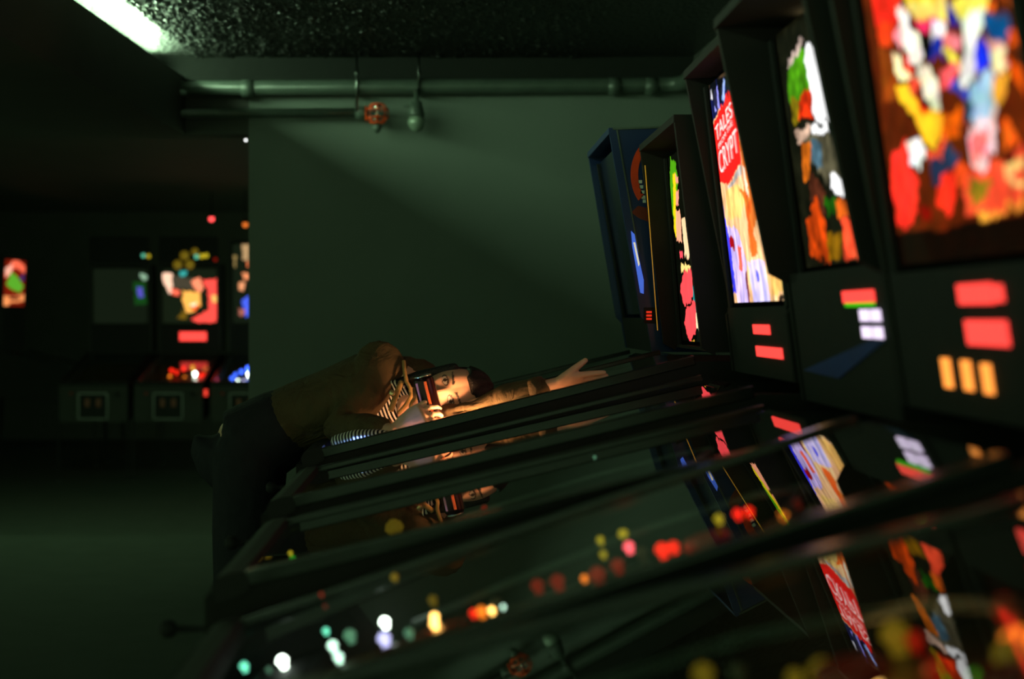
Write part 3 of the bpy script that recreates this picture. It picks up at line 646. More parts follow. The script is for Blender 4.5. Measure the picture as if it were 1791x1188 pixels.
# --- the one the person lies on
def p_stripe(U, V):
    c = paint(ART_STRIPE, (.03, .035, .025), U, V); return c
M2H, M2S = .2603, .25
r2, pn2, tl2, tx2 = machine('pinball machine the person lies across, its backglass a thin sliver of red and yellow', (0, 4.01, 0), H=M2H, s=M2S, geo=(.712, 1.25, .668, 1.80), ty=(.27, -.27),
    prot=(.05, .073), painter=p_stripe, art=art_mat('print_stripe', 1.3, (1, 2, 1), .1), group=RG,
    bulbs=[('olive', P(1070, 676, 4.15), .009), ('olive', P(1035, 684, 4.1), .004)])
MB().prism([(.640, 1.28), (.602, 1.78), (.604, 1.78), (.642, 1.28)], .296, .300).build('gold_edge_strip', lamp_mat('gold_edge_glint', (.75, .55, .18), .5), r2)  # gold strip of the frame, the reflection on it given as emission
# --- the dark blue one at the end of the row
M_blue = mat('blue_side', (.10, .17, .34), .3, nscale=8, noise=.2)
G1 = (.632, 1.33, .540, 1.86)
r1, pn1, _, tx1 = machine('dark blue pinball machine at the far end of the row, red arc on its side', (-.0, 4.72, 0), H=.27, s=.24, geo=G1, prot=(.03, .03), boxmat=M_blue, cab=M_blue, group=RG, detail=False)
MB().prism([(G1[0], G1[1]), (G1[2], G1[3]), (G1[2] + .006, G1[3]), (G1[0] + .006, G1[1])], -.30, .30).build('unlit_backglass', mat('unlit_backglass', (.06, .09, .16), .15), r1)
yn = -.3315
arc = MB(); pts = []
cxx, czz = P(1150, 305, 4.39).x, P(1150, 305, 4.39).z
for a in np.linspace(math.radians(110), math.radians(225), 15): pts.append((cxx + .083 * math.cos(a), czz + .115 * math.sin(a)))
for a in np.linspace(math.radians(225), math.radians(110), 15): pts.append((cxx + .060 * math.cos(a), czz + .092 * math.sin(a)))
arc.prism(pts, yn, yn + .002).build('red_arc_decal', mat('red_decal', (.85, .25, .08), .4), r1)
MB().prism([(P(x, y, 4.39).x, P(x, y, 4.39).z) for x, y in ((1104, 372), (1116, 360), (1136, 365), (1134, 388), (1118, 382))], yn, yn + .002).build('red_patch_decal', mat('dull_red_decal', (.45, .14, .06), .4), r1)
wh = mat('white_decal', (.75, .78, .74), .4)
for k, (x, y) in enumerate(((1119, 318), (1121, 327), (1123, 336), (1125, 345), (1127, 352))):
    q = P(x, y, 4.39); MB().box(q.x - .005, q.x + .007, yn, yn + .002, q.z - .005, q.z + .005).build('side_mark', wh, r1)
# chrome corner moulding of the end machine; glowing strips painted in as its glint
MB().prism([(fxz[0], fxz[1]) for fxz in ((.5245, 1.90), (.529, 1.90), (.596, 1.52), (.5915, 1.52))], -.334, -.330).build('corner_moulding', M_steel, r1)
MB().prism([(.515, 1.898), (.70, 1.905), (.70, 1.911), (.515, 1.904)], -.334, -.330).build('top_moulding', M_steel, r1)
ac = [(1104, 404), (1110, 410), (1117, 450), (1126, 490), (1126, 514), (1120, 512), (1113, 470), (1106, 430)]
MB().prism([(P(x, y, 4.385).x, P(x, y, 4.385).z) for x, y in ac], yn - .003, yn).build('blue_edge_glint', lamp_mat('blue_glint', (.32, .48, 1), .55), r1)
MB().prism([(P(x, y, 4.382).x, P(x, y, 4.382).z) for x, y in ((1108, 424), (1111, 424), (1119, 462), (1117, 466))], yn - .005, yn - .003).build('pale_edge_glint', lamp_mat('pale_glint', (.9, .85, .7), .8), r1)
for k in range(3):
    q = P(1137, 546 + 6 * k, 4.36); MB().box(q.x - .008, q.x + .008, -.34, -.335, q.z - .003, q.z + .003).build('red_digit', lamp_mat('digit', (.9, .2, .12), .8), r1)
MB().box(P(1126, 550, 4.39).x, P(1148, 550, 4.39).x, -.335, -.329, P(1137, 566, 4.38).z, P(1137, 538, 4.38).z).build('credit_display', M_plast, r1)

# --- machines in the far room, beyond the end of the wall
M_fcab = mat('far_cabinet', (.24, .24, .235), .8, spec=.15)
FG = 'pinball machines in the far room on the left'
g = lambda pts, x0, w_, y0, h_: [(((220 + .303 * a) - x0) / w_, (y0 - (360 + .303 * b)) / h_) for a, b in pts]
GF = (.70, 1.428, .68, 1.968)
def far_painter(L, x0, w_, y0, h_, base):
    LL = [(c, g(p, x0, w_, y0, h_)) for c, p in L]
    return lambda U, V: paint(LL, base, U, V)
F1A = [((.25, .22, .18), [(265, 400), (400, 420), (390, 480), (270, 480)]), ((1, .8, .68), [(180, 390), (262, 390), (262, 500), (240, 505)]), ((1, .4, .3), [(252, 480), (310, 490), (300, 522), (258, 512)]),
       ((.2, .6, .58), [(310, 380), (350, 380), (350, 405), (310, 405)]), ((1, .55, .4), [(385, 430), (430, 410), (462, 480), (430, 500), (390, 470)]), ((1, .3, .27), [(450, 430), (550, 420), (550, 500), (490, 500)]),
       ((1, .7, .32), [(320, 490), (430, 500), (440, 570), (400, 612), (350, 622), (330, 560)]), ((1, .95, .8), [(370, 570), (412, 560), (400, 590)]), ((1, .35, .15), [(370, 590), (432, 570), (402, 612)]),
       ((1, .3, .27), [(485, 500), (548, 500), (545, 600), (530, 672), (420, 676), (380, 655), (490, 600)]), ((1, .75, .38), [(505, 512), (540, 520), (540, 560), (510, 560)]), ((.4, .3, .05), [(330, 600), (360, 622), (350, 656), (290, 650)])]
fr = lambda x, y, d: P(x, y, d)
fc = P(332, 500, 14.0).x
rf1 = machine('far machine with a red and orange lit backglass, facing the camera', (fc, 13.3, -.17), rz=math.pi / 2, geo=GF, ty=(.29, -.29), bw=.308, prot=(.01, .02), painter=far_painter(F1A, 276, 112, 566, 96, (.05, .06, .03)),
    art=art_mat('print_far_red', 1.3), group=FG, cab=M_fcab, detail=False,
    rows=[('lit_text_row', 1.258, 1.345, .10, -.165, RED)],
    bulbs=[(c_, fr(x, y, 13.5), r_) for c_, x, y, r_ in (('red', 300, 648, .022), ('red', 309, 651, .02), ('red', 321, 645, .02), ('yellow', 337, 643, .022), ('white', 341, 654, .02), ('orange', 331, 664, .022), ('orange', 323, 661, .018), ('red', 352, 658, .03), ('red', 360, 655, .025), ('olive', 360, 646, .03), ('orange', 297, 659, .018))])
def topper(parent, cx, lamps):
    tb = MB().box(.62, .70, -.29, .29, 2.02, 2.28, .01).build('topper', M_plast, parent)
    for x, y, c_, r_ in lamps:
        q = P(x, y, 13.9); b_ = MB().lathe([(r_, 0), (r_ * .8, r_ * .4), (r_ * .3, r_ * .6)], 12).build('topper_lamp', lamp_mat('topper_' + c_, BULB[c_][0], min(.7, BULB[c_][1])), tb)
        b_.location = (.62, -(q.x - cx), q.z + .17); b_.rotation_euler = (0, -math.pi / 2, 0)
topper(rf1[0], fc, ((343, 449, 'teal', .022), (352, 448, 'yellow', .024), (360, 447, 'yellow', .024), (322, 447, 'olive', .045), (310, 463, 'olive', .045), (331, 463, 'olive', .045), (340, 440, 'olive', .035), (376, 454, 'dimred', .018)))
sb = MB().box(-.41, -.39, -.015, .015, 0, .06, .003).build('lit_start_button', lamp_mat('start_red', (1, .25, .2), 1.0), rf1[0]); q = P(360, 693, 12.9); sb.location = (0, -(q.x - fc), q.z + .17)
F2A = [((.75, .6, .42), [(665, 225), (708, 225), (708, 320), (670, 310)]), ((1, .5, .3), [(690, 320), (708, 325), (708, 360), (694, 355)]), ((.6, .5, .3), [(613, 285), (630, 285), (626, 350), (613, 350)]), ((1, .6, .4), [(668, 392), (712, 392), (712, 422), (670, 422)]), ((1, .65, .45), [(640, 440), (682, 440), (670, 497), (645, 492)]),
       ((.3, .4, 1), [(660, 550), (712, 520), (712, 640), (685, 640)]), ((.7, .4, .35), [(640, 595), (682, 600), (672, 636), (645, 630)])]
f2x = P(455, 500, 14.0).x
machine('far machine half hidden behind the end of the wall, blue lights on its playfield', (f2x, 13.3, -.17), rz=math.pi / 2, geo=(.70, 1.428, .67, 2.21), ty=(.29, -.29), bw=.308, prot=(.01, .02), painter=far_painter(F2A, 399, 112, 566, 139, (.04, .05, .03)),
    art=art_mat('print_far_blue', 1.0), group=FG, cab=M_fcab, detail=False,
    bulbs=[(c_, fr(x, y, 13.4), r_) for c_, x, y, r_ in (('blue', 406, 662, .02), ('white', 416, 668, .022), ('lilac', 427, 667, .02), ('white', 436, 655, .024), ('blue', 434, 645, .025), ('blue', 422, 650, .02), ('blue', 434, 668, .02), ('blue', 412, 655, .016))])
F5A = [((.05, .28, .08), [(50, 440), (128, 440), (132, 572), (60, 572)]), ((.38, .34, .85), [(70, 470), (110, 468), (115, 530), (85, 535)]), ((.62, .78, .65), [(90, 395), (122, 395), (175, 440), (200, 512), (180, 512), (150, 430), (112, 430)])]
f5x = P(211, 500, 14.0).x
rf5 = machine('far machine with only a green and violet corner of its backglass lit', (f5x, 13.3, -.17), rz=math.pi / 2, geo=GF, ty=(.29, -.29), bw=.308, prot=(.01, .02), painter=far_painter(F5A, 155, 112, 566, 96, (.03, .035, .02)),
    art=art_mat('print_far_green', .8), group=FG, cab=M_fcab, detail=False)
topper(rf5[0], f5x, ((250, 447, 'teal', .02), (259, 448, 'yellow', .020)))
F3A = [((1, .42, .3), [(-.1, .68), (.5, 1.05), (1.1, .85), (1.1, .70), (.5, .85), (.1, .6)]), ((1, .7, .6), [(.05, .8), (.4, .92), (.35, .7), (.1, .62)]), ((.35, .65, .18), [(.12, .45), (.35, .75), (.6, .66), (.95, .45), (.8, .3), (.4, .35)]), ((.15, .18, .4), [(.7, .6), (.95, .75), (.95, .55)]),
       ((1, .6, .35), [(-.1, -.1), (.2, -.1), (.3, .06), (1.1, .12), (1.1, .28), (.5, .2), (-.1, .22)]), ((.35, .1, .08), [(.3, .12), (.8, .14), (.8, .2), (.3, .18)])]
q = P(25, 495, 15.0); a3 = math.radians(177)
machine('far machine at the left picture edge, turned sideways, red and green backglass', (q.x - .69 * math.cos(a3), q.y - .69 * math.sin(a3), -.17), rz=a3, geo=(.70, 1.61, .68, 2.09), ty=(.32, -.32), bw=.35, prot=(.01, .02),
    painter=lambda U, V: paint(F3A, (.45, .12, .06), U, V), art=art_mat('print_far_side', 1.1), group=FG, cab=M_fcab, detail=False)

# added green fill lamp, unseen behind the beam, lifting the dark far room
t_ = thing('far_fill_lamp', 'added fill lamp above the far room, unseen behind the dark beam', 'lamp', (-2.6, 9.0, CEIL - .05))
MB().box(-.62, .62, -.17, .17, 0, .05, .006).build('housing', M_plast, t_)
MB().box(-.58, .58, -.14, .14, -.006, .0).build('diffuser', lamp_mat('fill_green', (.72, 1, .68), 24.0), t_)
# small lamps of the far room
def spot_lamp(name, label, x, y, d, col, st, r_):
    q = P(x, y, d); t_ = thing(name, label, 'lamp', q)
    MB().ball((0, 0, 0), r_).build('bulb', lamp_mat(name, col, st), t_)
    MB().lathe([(r_ * .7, r_ * .5), (r_ * 1.1, r_ * .9), (r_ * .9, r_ * 2.2), (.006, r_ * 2.4), (.006, CEIL - q.z)], 12).build('lamp_holder', M_plast, t_)
    return t_
spot_lamp('red_indicator_lamp', 'tiny round red lamp above the far red and orange backglass', 370, 383, 14.6, (1, .3, .3), 3, .026)
tl_ = spot_lamp('orange_pendant_lamp', 'small orange lamp beside the end of the wall in the far room', 429, 393, 14.2, (1, .5, .2), 1.0, .026)
pl_ = bpy.data.lights.new('orange_pendant_light', 'POINT'); pl_.energy = .07; pl_.color = (1, .45, .15); pl_.shadow_soft_size = .06
po_ = bpy.data.objects.new('orange_pendant_light', pl_); C.objects.link(po_); po_.parent = tl_; po_.location = (0, -.12, 0)
spot_lamp('white_pin_lamp', 'pin-sized white lamp under the beam at the wall end', 430, 245, 9.0, (1, 1, 1), 4, .007)
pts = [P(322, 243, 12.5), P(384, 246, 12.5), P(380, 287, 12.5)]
o_ = MB().prism([(p.x, p.z) for p in pts], 12.5, 12.512).build('glow_patch', mat('brown_glow', (.75, .36, .14), .8))  # warm glow put in as a solid orange triangle
tag(o_, 'dull orange triangle standing for a warm glow high in the far room', 'glow_patch')
# ------------------------------------------------------------------ the person lying over the glass
def remeshed(mb, voxel, smooth_it=2):
    me = mb.mesh('tmp'); o = bpy.data.objects.new('tmp', me); C.objects.link(o)
    md = o.modifiers.new('r', 'REMESH'); md.mode = 'VOXEL'; md.voxel_size = voxel; md.use_smooth_shade = True
    if smooth_it:
        sm = o.modifiers.new('s', 'SMOOTH'); sm.iterations = smooth_it; sm.factor = .5
    bpy.context.view_layer.update()
    out = bpy.data.meshes.new_from_object(o.evaluated_get(bpy.context.evaluated_depsgraph_get()))
    bpy.data.objects.remove(o)
    return out

RS, RE, RW = P(668, 642, 4.03), P(604, 750, 3.93), P(690, 757, 3.80)
LS, LE, LW = P(722, 696, 4.12), P(797, 719, 3.90), P(955, 679, 3.85)
NB = P(712, 672, 4.08)
CH, WA, PE = P(640, 690, 4.12), P(530, 728, 4.14), P(440, 778, 4.14)
HU = Vector((.965, .0, .26)).normalized()                       # towards the crown
HF = Vector((-.04, -.96, .26)); HF = (HF - HU * HF.dot(HU)).normalized()   # where the face looks
HL = HU.cross(HF).normalized()                                  # the person's left
HC = P(783, 682, 3.905) - HF * .088                             # centre of the head at eye height

def head_pts(nu=150, nv=110):
    vs = []; fs = []
    for j in range(nv + 1):
        ph = math.pi * j / nv
        for i in range(nu):
            th_ = 2 * math.pi * i / nu
            a, b, c = math.sin(ph) * math.sin(th_), math.sin(ph) * math.cos(th_), math.cos(ph)
            l, f, u = .072 * a, .094 * b, .113 * c
            if c < 0:
                k = (-c) ** 1.3
                l *= 1 - .30 * k * (1 if b > -.2 else .6)
                if b > 0: f *= 1 + .10 * k
                else: f *= 1 - .35 * k
            if b > 0: f -= .010 * max(0, 1 - abs(a) * 1.6) * b * (1 if abs(c) < .7 else .3)
            if b > 0.15:
                G = lambda du, dl, su, sl: math.exp(-((u - du) / su) ** 2 - ((abs(l) - dl) / sl) ** 2)
                Gc = lambda du, su, sl: math.exp(-((u - du) / su) ** 2 - (l / sl) ** 2)
                f += .004 * G(.022, .028, .008, .018) - .012 * G(0, .031, .013, .016) + .0062 * G(-.001, .031, .0085, .0125) + .005 * G(-.030, .044, .016, .016)
                t_ = min(1, max(0, (.012 - u) / .052)) if u > -.040 else max(0, 1 - (-.040 - u) / .010)
                f += .024 * t_ * math.exp(-(l / (.007 + .006 * t_)) ** 2)
                f += .006 * Gc(-.062, .006, .022) + .006 * Gc(-.073, .006, .018) - .003 * Gc(-.0675, .0025, .024) + .007 * Gc(-.098, .014, .02)
            vs.append(HC + HL * l + HF * f + HU * u)
    for j in range(nv):
        for i in range(nu): fs.append((j*nu+i, (j+1)*nu+i, (j+1)*nu+(i+1) % nu, j*nu+(i+1) % nu))
    return vs, fs

def hand(mb, wrist, e, n, side, curls, spread=.10, thumb=(.6, .5), k=1.0, open_=1.0):
    """palm and five fingers: e points to the fingertips, n out of the palm, side is the thumb's side"""
    e = e.normalized(); s_ = (side - e * side.dot(e)).normalized(); n = (n - e * n.dot(e) - s_ * n.dot(s_)).normalized()
    mb.sweep([(wrist - e * .02 * k, .026 * k, .019 * k, n), (wrist + e * .02 * k, .031 * k, .018 * k, n), (wrist + e * .055 * k, .041 * k, .016 * k, n), (wrist + e * .085 * k, .040 * k, .012 * k, n)], n=18)
    for i, (off, ln) in enumerate(((.029, .070), (.010, .078), (-.010, .073), (-.028, .057))):
        p = wrist + e * (.078 * k) + s_ * (off * k); ang = 0.; d0 = (e + s_ * (spread * (1.5 - i) / 1.5)).normalized(); pts = [(p - e * .01, .0098 * k, .0098 * k)]
        for seg, cu in zip((.46, .30, .24), curls[i]):
            ang += cu; d_ = d0 * math.cos(ang) + n * math.sin(ang); p = p + d_ * (ln * seg * k); pts.append((p, (.0094 - .001 * len(pts)) * k, (.0090 - .001 * len(pts)) * k))
        mb.sweep(pts, up=s_, n=10)
    p = wrist + e * .025 * k + s_ * .022 * k
    d1 = (e * .65 + s_ * (.75 * open_) + n * thumb[0]).normalized(); d2 = (e * .9 + s_ * .25 + n * thumb[1]).normalized()
    mb.sweep([(p, .014 * k, .013 * k), (p + d1 * .034 * k, .0115 * k, .011 * k), (p + d1 * .034 * k + d2 * .03 * k, .0098 * k, .0095 * k), (p + d1 * .034 * k + d2 * .055 * k, .008 * k, .0075 * k)], n=10)

body = MB()
v_, f_ = head_pts(); body.add(v_, f_, True)
body.sweep([(HC - HU * .05 - HF * .02, .052, .055), (HC - HU * .115 - HF * .022, .05, .052), (NB, .058, .06)])
body.sweep([(NB, .09, .07, (0, 0, 1)), (CH, .165, .10, (0, 0, 1)), (WA, .14, .09, (0, 0, 1)), (PE, .155, .105, (.3, 0, 1))], n=24)
body.sweep([(RS, .05, .05), ((RS + RE) / 2, .046, .046), (RE, .04, .04), (RE.lerp(RW, .4), .040, .038), (RW, .026, .022)])
body.sweep([(LS, .05, .05), ((LS + LE) / 2, .036, .030), (LE, .032, .014), (LE.lerp(LW, .4), .034, .024), (LW, .025, .021)])
body.sweep([(CH, .06, .06), (RS, .052, .052)]); body.sweep([(CH, .06, .06), (LS, .052, .052)])
for sg in (-1, 1):
    hp = PE + Vector((.0, sg * .09, -.03)); kn = Vector((PE.x - .02, PE.y + sg * .10, .50)); an = Vector((PE.x - .09, PE.y + sg * .10, .09))
    body.sweep([(hp, .085, .085), (hp.lerp(kn, .5), .075, .075), (kn, .055, .055), (kn.lerp(an, .35), .055, .055), (an, .036, .036)], up=(1, 0, 0))
    body.sweep([(an + Vector((-.03, 0, -.05)), .036, .035), (an + Vector((.07, 0, -.06)), .04, .03), (an + Vector((.15, 0, -.066)), .036, .022)])
# left hand stretched out flat along the glass, thumb standing up
le = (P(1085, 652, 3.88) - LW).normalized()
hand(body, LW + le * .012, le, Vector((0, .25, -1)), Vector((0, -.75, .6)), [(.10, .06, .05), (.05, .06, .05), (.08, .10, .05), (.12, .12, .1)], thumb=(-.2, -.35), spread=.03, open_=.4)
# right hand closed around the can
GN = Vector((-M2S, 0, 1)).normalized()                           # normal of the glass
CAN = P(757, 731, 3.835)
re_ = (CAN + GN * .016 + Vector((-.02, -.045, 0)) - RW).normalized()
hand(body, RW + re_ * .008, re_, Vector((.25, .9, -.45)), Vector((-.2, .5, .8)), [(.25, .55, .45), (.30, .6, .5), (.35, .6, .5), (.40, .6, .5)], thumb=(.9, .9), k=.95)
me = remeshed(body, .0028, 2)
# skin colours by place on the face
co = np.empty(len(me.vertices) * 3); me.vertices.foreach_get('co', co); co = co.reshape(-1, 3)
rel = co - np.array(HC); l = rel @ np.array(HL); f = rel @ np.array(HF); u = rel @ np.array(HU)
col = np.tile(np.array([.62, .36, .24]), (len(co), 1))
face = (f > .03) & (np.abs(l) < .08) & (np.abs(u) < .12)
al = np.abs(np.abs(l) - .031)
sd = np.sign(l)
eye = face & (al < .0150) & (np.abs(u + .001) < .0062 * np.clip(1 - (al / .0150) ** 2, 0, 1) ** .6 + .0002)
lid = face & (al < .0185) & (np.abs(u + .0) < .0092 * np.clip(1 - (al / .0185) ** 2, 0, 1) ** .6 + .0005)
col[lid] = (.06, .03, .02); col[eye] = (.50, .45, .38)
iris = face & ((np.abs(l) - .0315) ** 2 + (u + .0005) ** 2 < .0056 ** 2) & eye; col[iris] = (.025, .015, .01)
brow = face & (np.abs(np.abs(l) - .032) < .021) & (np.abs(u - (.0205 + .004 * np.clip((np.abs(l) - .015) / .03, 0, 1))) < .0034 * (1.25 - np.clip((np.abs(l) - .012) / .05, 0, 1)))
col[brow] = (.03, .018, .012)
lips = face & (np.abs(l) < .026) & (u < -.056) & (u > -.079 + .25 * np.abs(l)); col[lips] = (.45, .10, .08)
at = me.attributes.new('skin_tone', 'FLOAT_COLOR', 'POINT'); at.data.foreach_set('color', np.concatenate([col, np.ones((len(col), 1))], 1).ravel())
def attr_mat(name, attr, rough, sss=0.):
    m = bpy.data.materials.new(name); m.use_nodes = True; N = m.node_tree.nodes; L = m.node_tree.links; b = N['Principled BSDF']
    a = N.new('ShaderNodeAttribute'); a.attribute_name = attr
    t = N.new('ShaderNodeTexNoise'); t.inputs['Scale'].default_value = 60
    mr = N.new('ShaderNodeMapRange'); mr.inputs['To Min'].default_value = .9; mr.inputs['To Max'].default_value = 1.1; L.new(t.outputs['Fac'], mr.inputs['Value'])
    sc_ = N.new('ShaderNodeVectorMath'); sc_.operation = 'SCALE'; L.new(a.outputs['Color'], sc_.inputs[0]); L.new(mr.outputs['Result'], sc_.inputs['Scale'])
    L.new(sc_.outputs['Vector'], b.inputs['Base Color']); b.inputs['Roughness'].default_value = rough
    return m
base = Vector((PE.x - .05, PE.y, 0))
person = thing('person', 'person in a brown jacket leaning over the glass, cheek on one arm, holding a can', 'person', base)
def under(o): o.location = -base; o.parent = person; return o
under(obj('body', me, attr_mat('skin', 'skin_tone', .5)))

def fabric(name, col, wave=0., scale=300, dirv=(1, 0, 0), stripes=None):
    m = mat(name, col, .85, nscale=25, noise=.3, spec=.2)
    N = m.node_tree.nodes; L = m.node_tree.links; b = N['Principled BSDF']; tc = N.new('ShaderNodeTexCoord')
    if wave:
        n1 = N.new('ShaderNodeTexNoise'); n1.inputs['Scale'].default_value = 14; n1.inputs['Detail'].default_value = 5; n1.inputs['Distortion'].default_value = 1.2
        L.new(tc.outputs['Object'], n1.inputs['Vector'])
        bp = N.new('ShaderNodeBump'); bp.inputs['Strength'].default_value = wave; bp.inputs['Distance'].default_value = .02
        L.new(n1.outputs['Fac'], bp.inputs['Height']); L.new(bp.outputs['Normal'], b.inputs['Normal'])
    if stripes:
        wv = N.new('ShaderNodeTexWave'); wv.wave_type = 'BANDS'; wv.bands_direction = 'X'; wv.inputs['Scale'].default_value = scale; wv.inputs['Distortion'].default_value = 1.0; wv.inputs['Detail Scale'].default_value = .6
        mp = N.new('ShaderNodeMapping'); mp.inputs['Rotation'].default_value = dirv
        L.new(tc.outputs['Object'], mp.inputs['Vector']); L.new(mp.outputs['Vector'], wv.inputs['Vector'])
        cr = N.new('ShaderNodeValToRGB'); cr.color_ramp.interpolation = 'CONSTANT'; cr.color_ramp.elements[0].color = (*lin(col), 1); cr.color_ramp.elements[1].color = (*lin(stripes), 1); cr.color_ramp.elements[1].position = .55
        L.new(wv.outputs['Fac'], cr.inputs['Fac']); L.new(cr.outputs['Color'], b.inputs['Base Color'])
    return m
M_jacket = fabric('brown_denim', (.31, .265, .19), .9)
M_shirt = fabric('striped_shirt', (.07, .07, .08), .1, 34, (0, .35, .25), (.85, .84, .80))
M_pants = fabric('dark_trousers', (.16, .16, .18), .4)
M_hair = mat('black_hair', (.06, .05, .045), .5, nscale=200, noise=.5, bump=.4, bscale=220)

jk = MB()
jk.sweep([(NB + Vector((-.01, .02, .004)), .105, .078, (0, 0, 1)), (CH + Vector((.01, 0, .008)), .185, .116, (0, 0, 1)), (CH.lerp(WA, .55), .172, .108, (0, 0, 1)), (WA, .16, .105, (0, 0, 1)), (WA.lerp(PE, .5), .165, .112, (.2, 0, 1))], n=26)
jk.sweep([(CH + Vector((.03, -.02, .02)), .08, .08), (RS + Vector((-.005, 0, .005)), .075, .074), ((RS + RE) / 2, .06, .062), (RE + Vector((-.01, 0, 0)), .055, .056), (RE.lerp(RW, .45), .052, .048), (RE.lerp(RW, .72), .050, .040)])
jk.sweep([(CH, .07, .07), (LS, .064, .060), ((LS + LE) / 2, .048, .036), (LE, .040, .017), (P(835, 714, 3.885), .042, .025), (P(885, 696, 3.87), .046, .039), (P(930, 684, 3.86), .043, .034), (LE.lerp(LW, .95), .040, .031)])
jm = remeshed(jk, .006, 3)
jacket = under(obj('jacket', jm, M_jacket))
# seams, cuff, collar and buttons are pieces of the jacket
def part_j(mb, name, m): o = mb.build(name, m, jacket); return o
cd = (LW - LE).normalized()
part_j(MB().sweep([(LE.lerp(LW, .84), .045, .036), (LE.lerp(LW, .90), .046, .037), (LE.lerp(LW, .98), .045, .035)], n=24, round_end=False), 'cuff', M_jacket)
seam = [LE.lerp(LW, k) + Vector((0, -.042, -.008)) for k in np.linspace(.0, .8, 9)]
part_j(MB().tube(seam, .004, 6), 'sleeve_seam', mat('seam_thread', (.78, .64, .44), .7))
M_collar = fabric('collar_cord', (.62, .50, .32), .5)
def strip(name, px, w0, th, m):
    """a folded edge of cloth following a line over the chest"""
    nodes = [(P(x, y, d), w0, th, (0, -1, .3)) for x, y, d in px]
    return part_j(MB().sweep(nodes, n=12), name, m)
part_j(MB().sweep([(NB - HU * .03, .082, .080, HF), (NB + HU * .012, .074, .074, HF), (NB + HU * .03 - HF * .005, .068, .068, HF)], n=24), 'collar_band', M_jacket)
strip('collar', [(706, 632, 3.99), (708, 652, 3.965), (711, 668, 3.95), (718, 680, 3.94), (719, 694, 3.93), (710, 708, 3.915), (698, 722, 3.90)], .0055, .004, M_collar)
strip('lapel', [(702, 668, 3.96), (694, 688, 3.935), (688, 705, 3.92), (684, 718, 3.905)], .008, .004, M_collar)
strip('collar_tip', [(727, 698, 3.90), (720, 704, 3.895), (717, 716, 3.89)], .004, .003, M_collar)
bt = MB().lathe([(.0085, 0), (.009, .003), (.006, .005)], 16).build('button', mat('brass_button', (.9, .75, .55), .25, .8), jacket); bt.location = P(686, 688, 3.918); bt.rotation_euler = (math.pi / 2 - .2, .2, 0)
sh = MB()
sh.sweep([(NB.lerp(CH, .3) + Vector((0, -.01, -.01)), .085, .064, (0, 0, 1)), (CH.lerp(NB, .35) + Vector((.005, -.07, -.02)), .11, .085, (0, 0, 1)), (CH + Vector((.05, -.1, -.045)), .085, .045, (0, 0, 1))], n=22)
sc = MB()
sc.sweep([(P(590, 772, 3.80), .025, .018), (P(620, 768, 3.79), .038, .025), (P(660, 764, 3.785), .034, .020), (P(688, 763, 3.78), .02, .012)], n=18)
under(obj('striped_shirt', remeshed(sh, .005, 2), M_shirt))
under(obj('shirt_cuff', remeshed(sc, .004, 2), M_shirt))
pt = MB()
for sg in (-1, 1):
    hp = PE + Vector((.0, sg * .09, -.03)); kn = Vector((PE.x - .02, PE.y + sg * .10, .50)); an = Vector((PE.x - .09, PE.y + sg * .10, .09))
    pt.sweep([(hp, .098, .098), (hp.lerp(kn, .5), .09, .09), (kn, .075, .075), (an + Vector((0, 0, .02)), .07, .07)], up=(1, 0, 0))
pt.sweep([(WA.lerp(PE, .4), .17, .116, (.3, 0, 1)), (PE, .178, .128, (.3, 0, 1)), (PE + Vector((-.03, 0, -.05)), .16, .11, (.6, 0, 1))], n=24)
under(obj('trousers', remeshed(pt, .009, 2), M_pants))
bo = MB()
for sg in (-1, 1):
    an = Vector((PE.x - .09, PE.y + sg * .10, .09))
    bo.sweep([(an + Vector((-.03, 0, -.048)), .044, .042), (an + Vector((.07, 0, -.055)), .048, .037), (an + Vector((.155, 0, -.06)), .043, .029)])
    bo.sweep([(an + Vector((0, 0, -.04)), .045, .045), (an + Vector((0, 0, .03)), .05, .05)], up=(1, 0, 0))
under(obj('boots', remeshed(bo, .007, 1), mat('boot_leather', (.14, .11, .09), .4)))
hr = MB()
vs = []; fs = []; nu, nv = 60, 44
for j in range(nv + 1):
    ph = math.pi * j / nv
    for i in range(nu):
        th_ = 2 * math.pi * i / nu
        a, b, c = math.sin(ph) * math.sin(th_), math.sin(ph) * math.cos(th_), math.cos(ph)
        wv_ = 1 + .03 * math.sin(9 * th_ + 3 * c)
        k = 1.0
        if b > 0: k = .78 if (c < .50 + .1 * abs(a) and abs(a) < .93) else 1.0
        vs.append(HC + HL * (.084 * a * wv_ * k) + HF * ((.102 * b * k - .004)) + HU * (.124 * c * wv_ * (1 if c > -.4 else .8) * (1 if k == 1 else .9)))
for j in range(nv):
    for i in range(nu): fs.append((j*nu+i, (j+1)*nu+i, (j+1)*nu+(i+1) % nu, j*nu+(i+1) % nu))
hr.add(vs, fs, True)
for k in range(9):                                            # locks falling back over the neck and shoulder
    q = HC - HF * .07 + HL * (-.05 + .012 * k) + HU * .03
    hr.sweep([(q, .022, .018), (q - HU * .10 - HF * (.035 + .01 * (k % 3)) - HL * .01, .024, .018), (q - HU * .19 - HF * .05 + Vector((0, .02, -.01)), .018, .014), (q - HU * .27 - HF * .05 + Vector((0, .03, -.03)), .008, .008)], n=8)
for k in range(7):                                            # and over the side of the neck
    q = HC - HL * (.068 - .004 * k) + HF * (.03 - .02 * k) - HU * .02
    hr.sweep([(q + HU * .05, .018, .016), (q - HU * .05 - HL * .004, .02, .016), (q - HU * .105 + HF * .0 + Vector((0, .01, .0)), .019, .014), (q - HU * .16 + Vector((0, .03, -.01)), .01, .008)], n=8)
under(obj('hair', remeshed(hr, .0045, 1), M_hair))

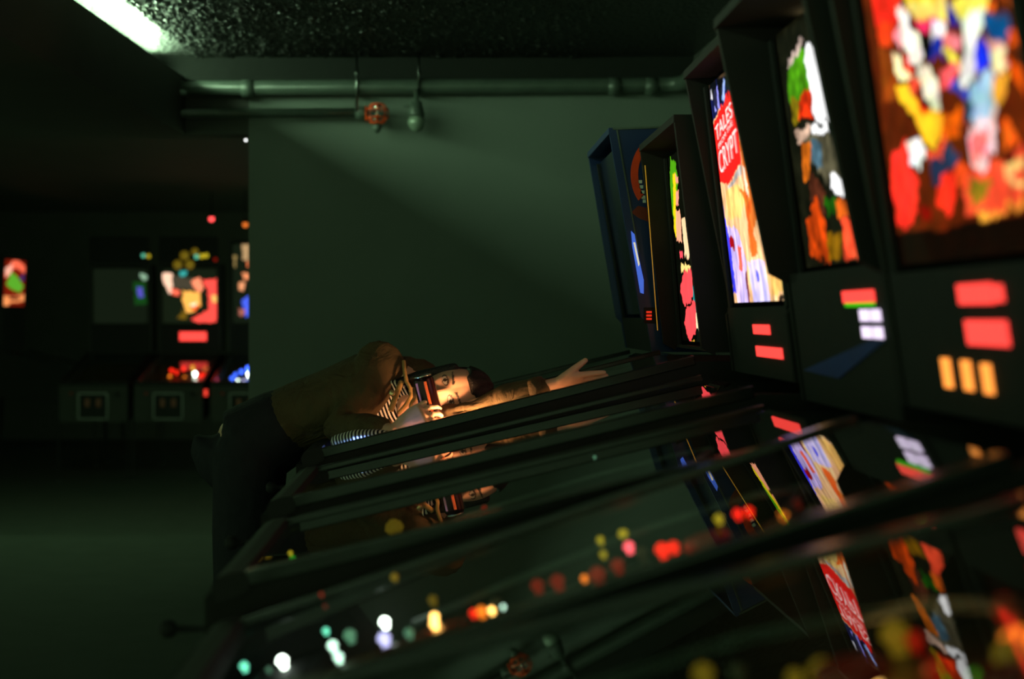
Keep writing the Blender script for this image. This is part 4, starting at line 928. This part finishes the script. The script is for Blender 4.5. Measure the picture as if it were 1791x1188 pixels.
# the can standing on the glass in front of the mouth
can = thing('drink_can', 'slim drink can held upright in front of the mouth, pink and orange highlights painted on', 'can', CAN)
can.rotation_euler = (0, -math.atan(M2S), 0)
rc, hc = .0285, .117
MB().lathe([(rc * .72, .0), (rc * .95, .008), (rc, .014), (rc, hc - .014), (rc * .93, hc - .008), (rc * .82, hc - .002)], 28).build('can_body', mat('can_paint', (.20, .12, .12), .22, .7, noise=.1), can)
MB().lathe([(rc * .84, hc - .004), (rc * .86, hc), (rc * .80, hc + .001), (rc * .78, hc - .002), (rc * .2, hc - .002)], 28).build('lid', mat('can_lid', (.75, .78, .74), .2, 1.0, noise=0), can)
MB().box(-.004, .012, -.006, .006, hc - .0015, hc + .0015).build('ring_pull', M_steel, can)
for a_, c_ in ((-2.35, (.95, .55, .58)), (-1.45, (.95, .45, .25))):  # highlights on the can, put in as pink and orange stripes
    m_ = MB(); pts = [(rc * 1.012 * math.cos(a_ + q), rc * 1.012 * math.sin(a_ + q)) for q in (-.13, 0, .13)] + [(rc * .97 * math.cos(a_ + q), rc * .97 * math.sin(a_ + q)) for q in (.13, 0, -.13)]
    m_.prism_z(pts, .018, hc - .016).build('stripe', mat('can_highlight_%d' % int(-a_ * 100), c_, .3), can)
m_ = MB(); pts = [(rc * 1.012 * math.cos(a), rc * 1.012 * math.sin(a)) for a in np.linspace(-3.5, -2.7, 6)] + [(rc * .97 * math.cos(a), rc * .97 * math.sin(a)) for a in np.linspace(-2.7, -3.5, 6)]
m_.prism_z(pts, .03, .055).build('blue_mark', mat('can_blue', (.15, .25, .8), .3), can)

# the bulbs of that playfield which light the person from below
def field_lamp(px, d, drop, col, watts, r_=.012):
    z = ZC - M2H + M2S * ((px - VX) * d / F) - drop
    p = Vector(((px - VX) * d / F, d, z))
    li = bpy.data.lights.new('playfield_lamp', 'POINT'); li.energy = watts; li.color = col; li.shadow_soft_size = r_
    o = bpy.data.objects.new('playfield_lamp', li); C.objects.link(o); o.parent = r2; o.location = p - Vector((0, 4.01, 0))
field_lamp(818, 3.80, .035, (1, .42, .18), 5.0)
field_lamp(875, 3.80, .04, (1, .46, .2), .8)
field_lamp(770, 3.775, .05, (1, .40, .20), .7)
field_lamp(722, 3.76, .045, (1, .38, .2), 1.1)
field_lamp(635, 3.742, .03, (.2, .32, 1), 3.5)
field_lamp(975, 3.80, .05, (1, .40, .16), .15)
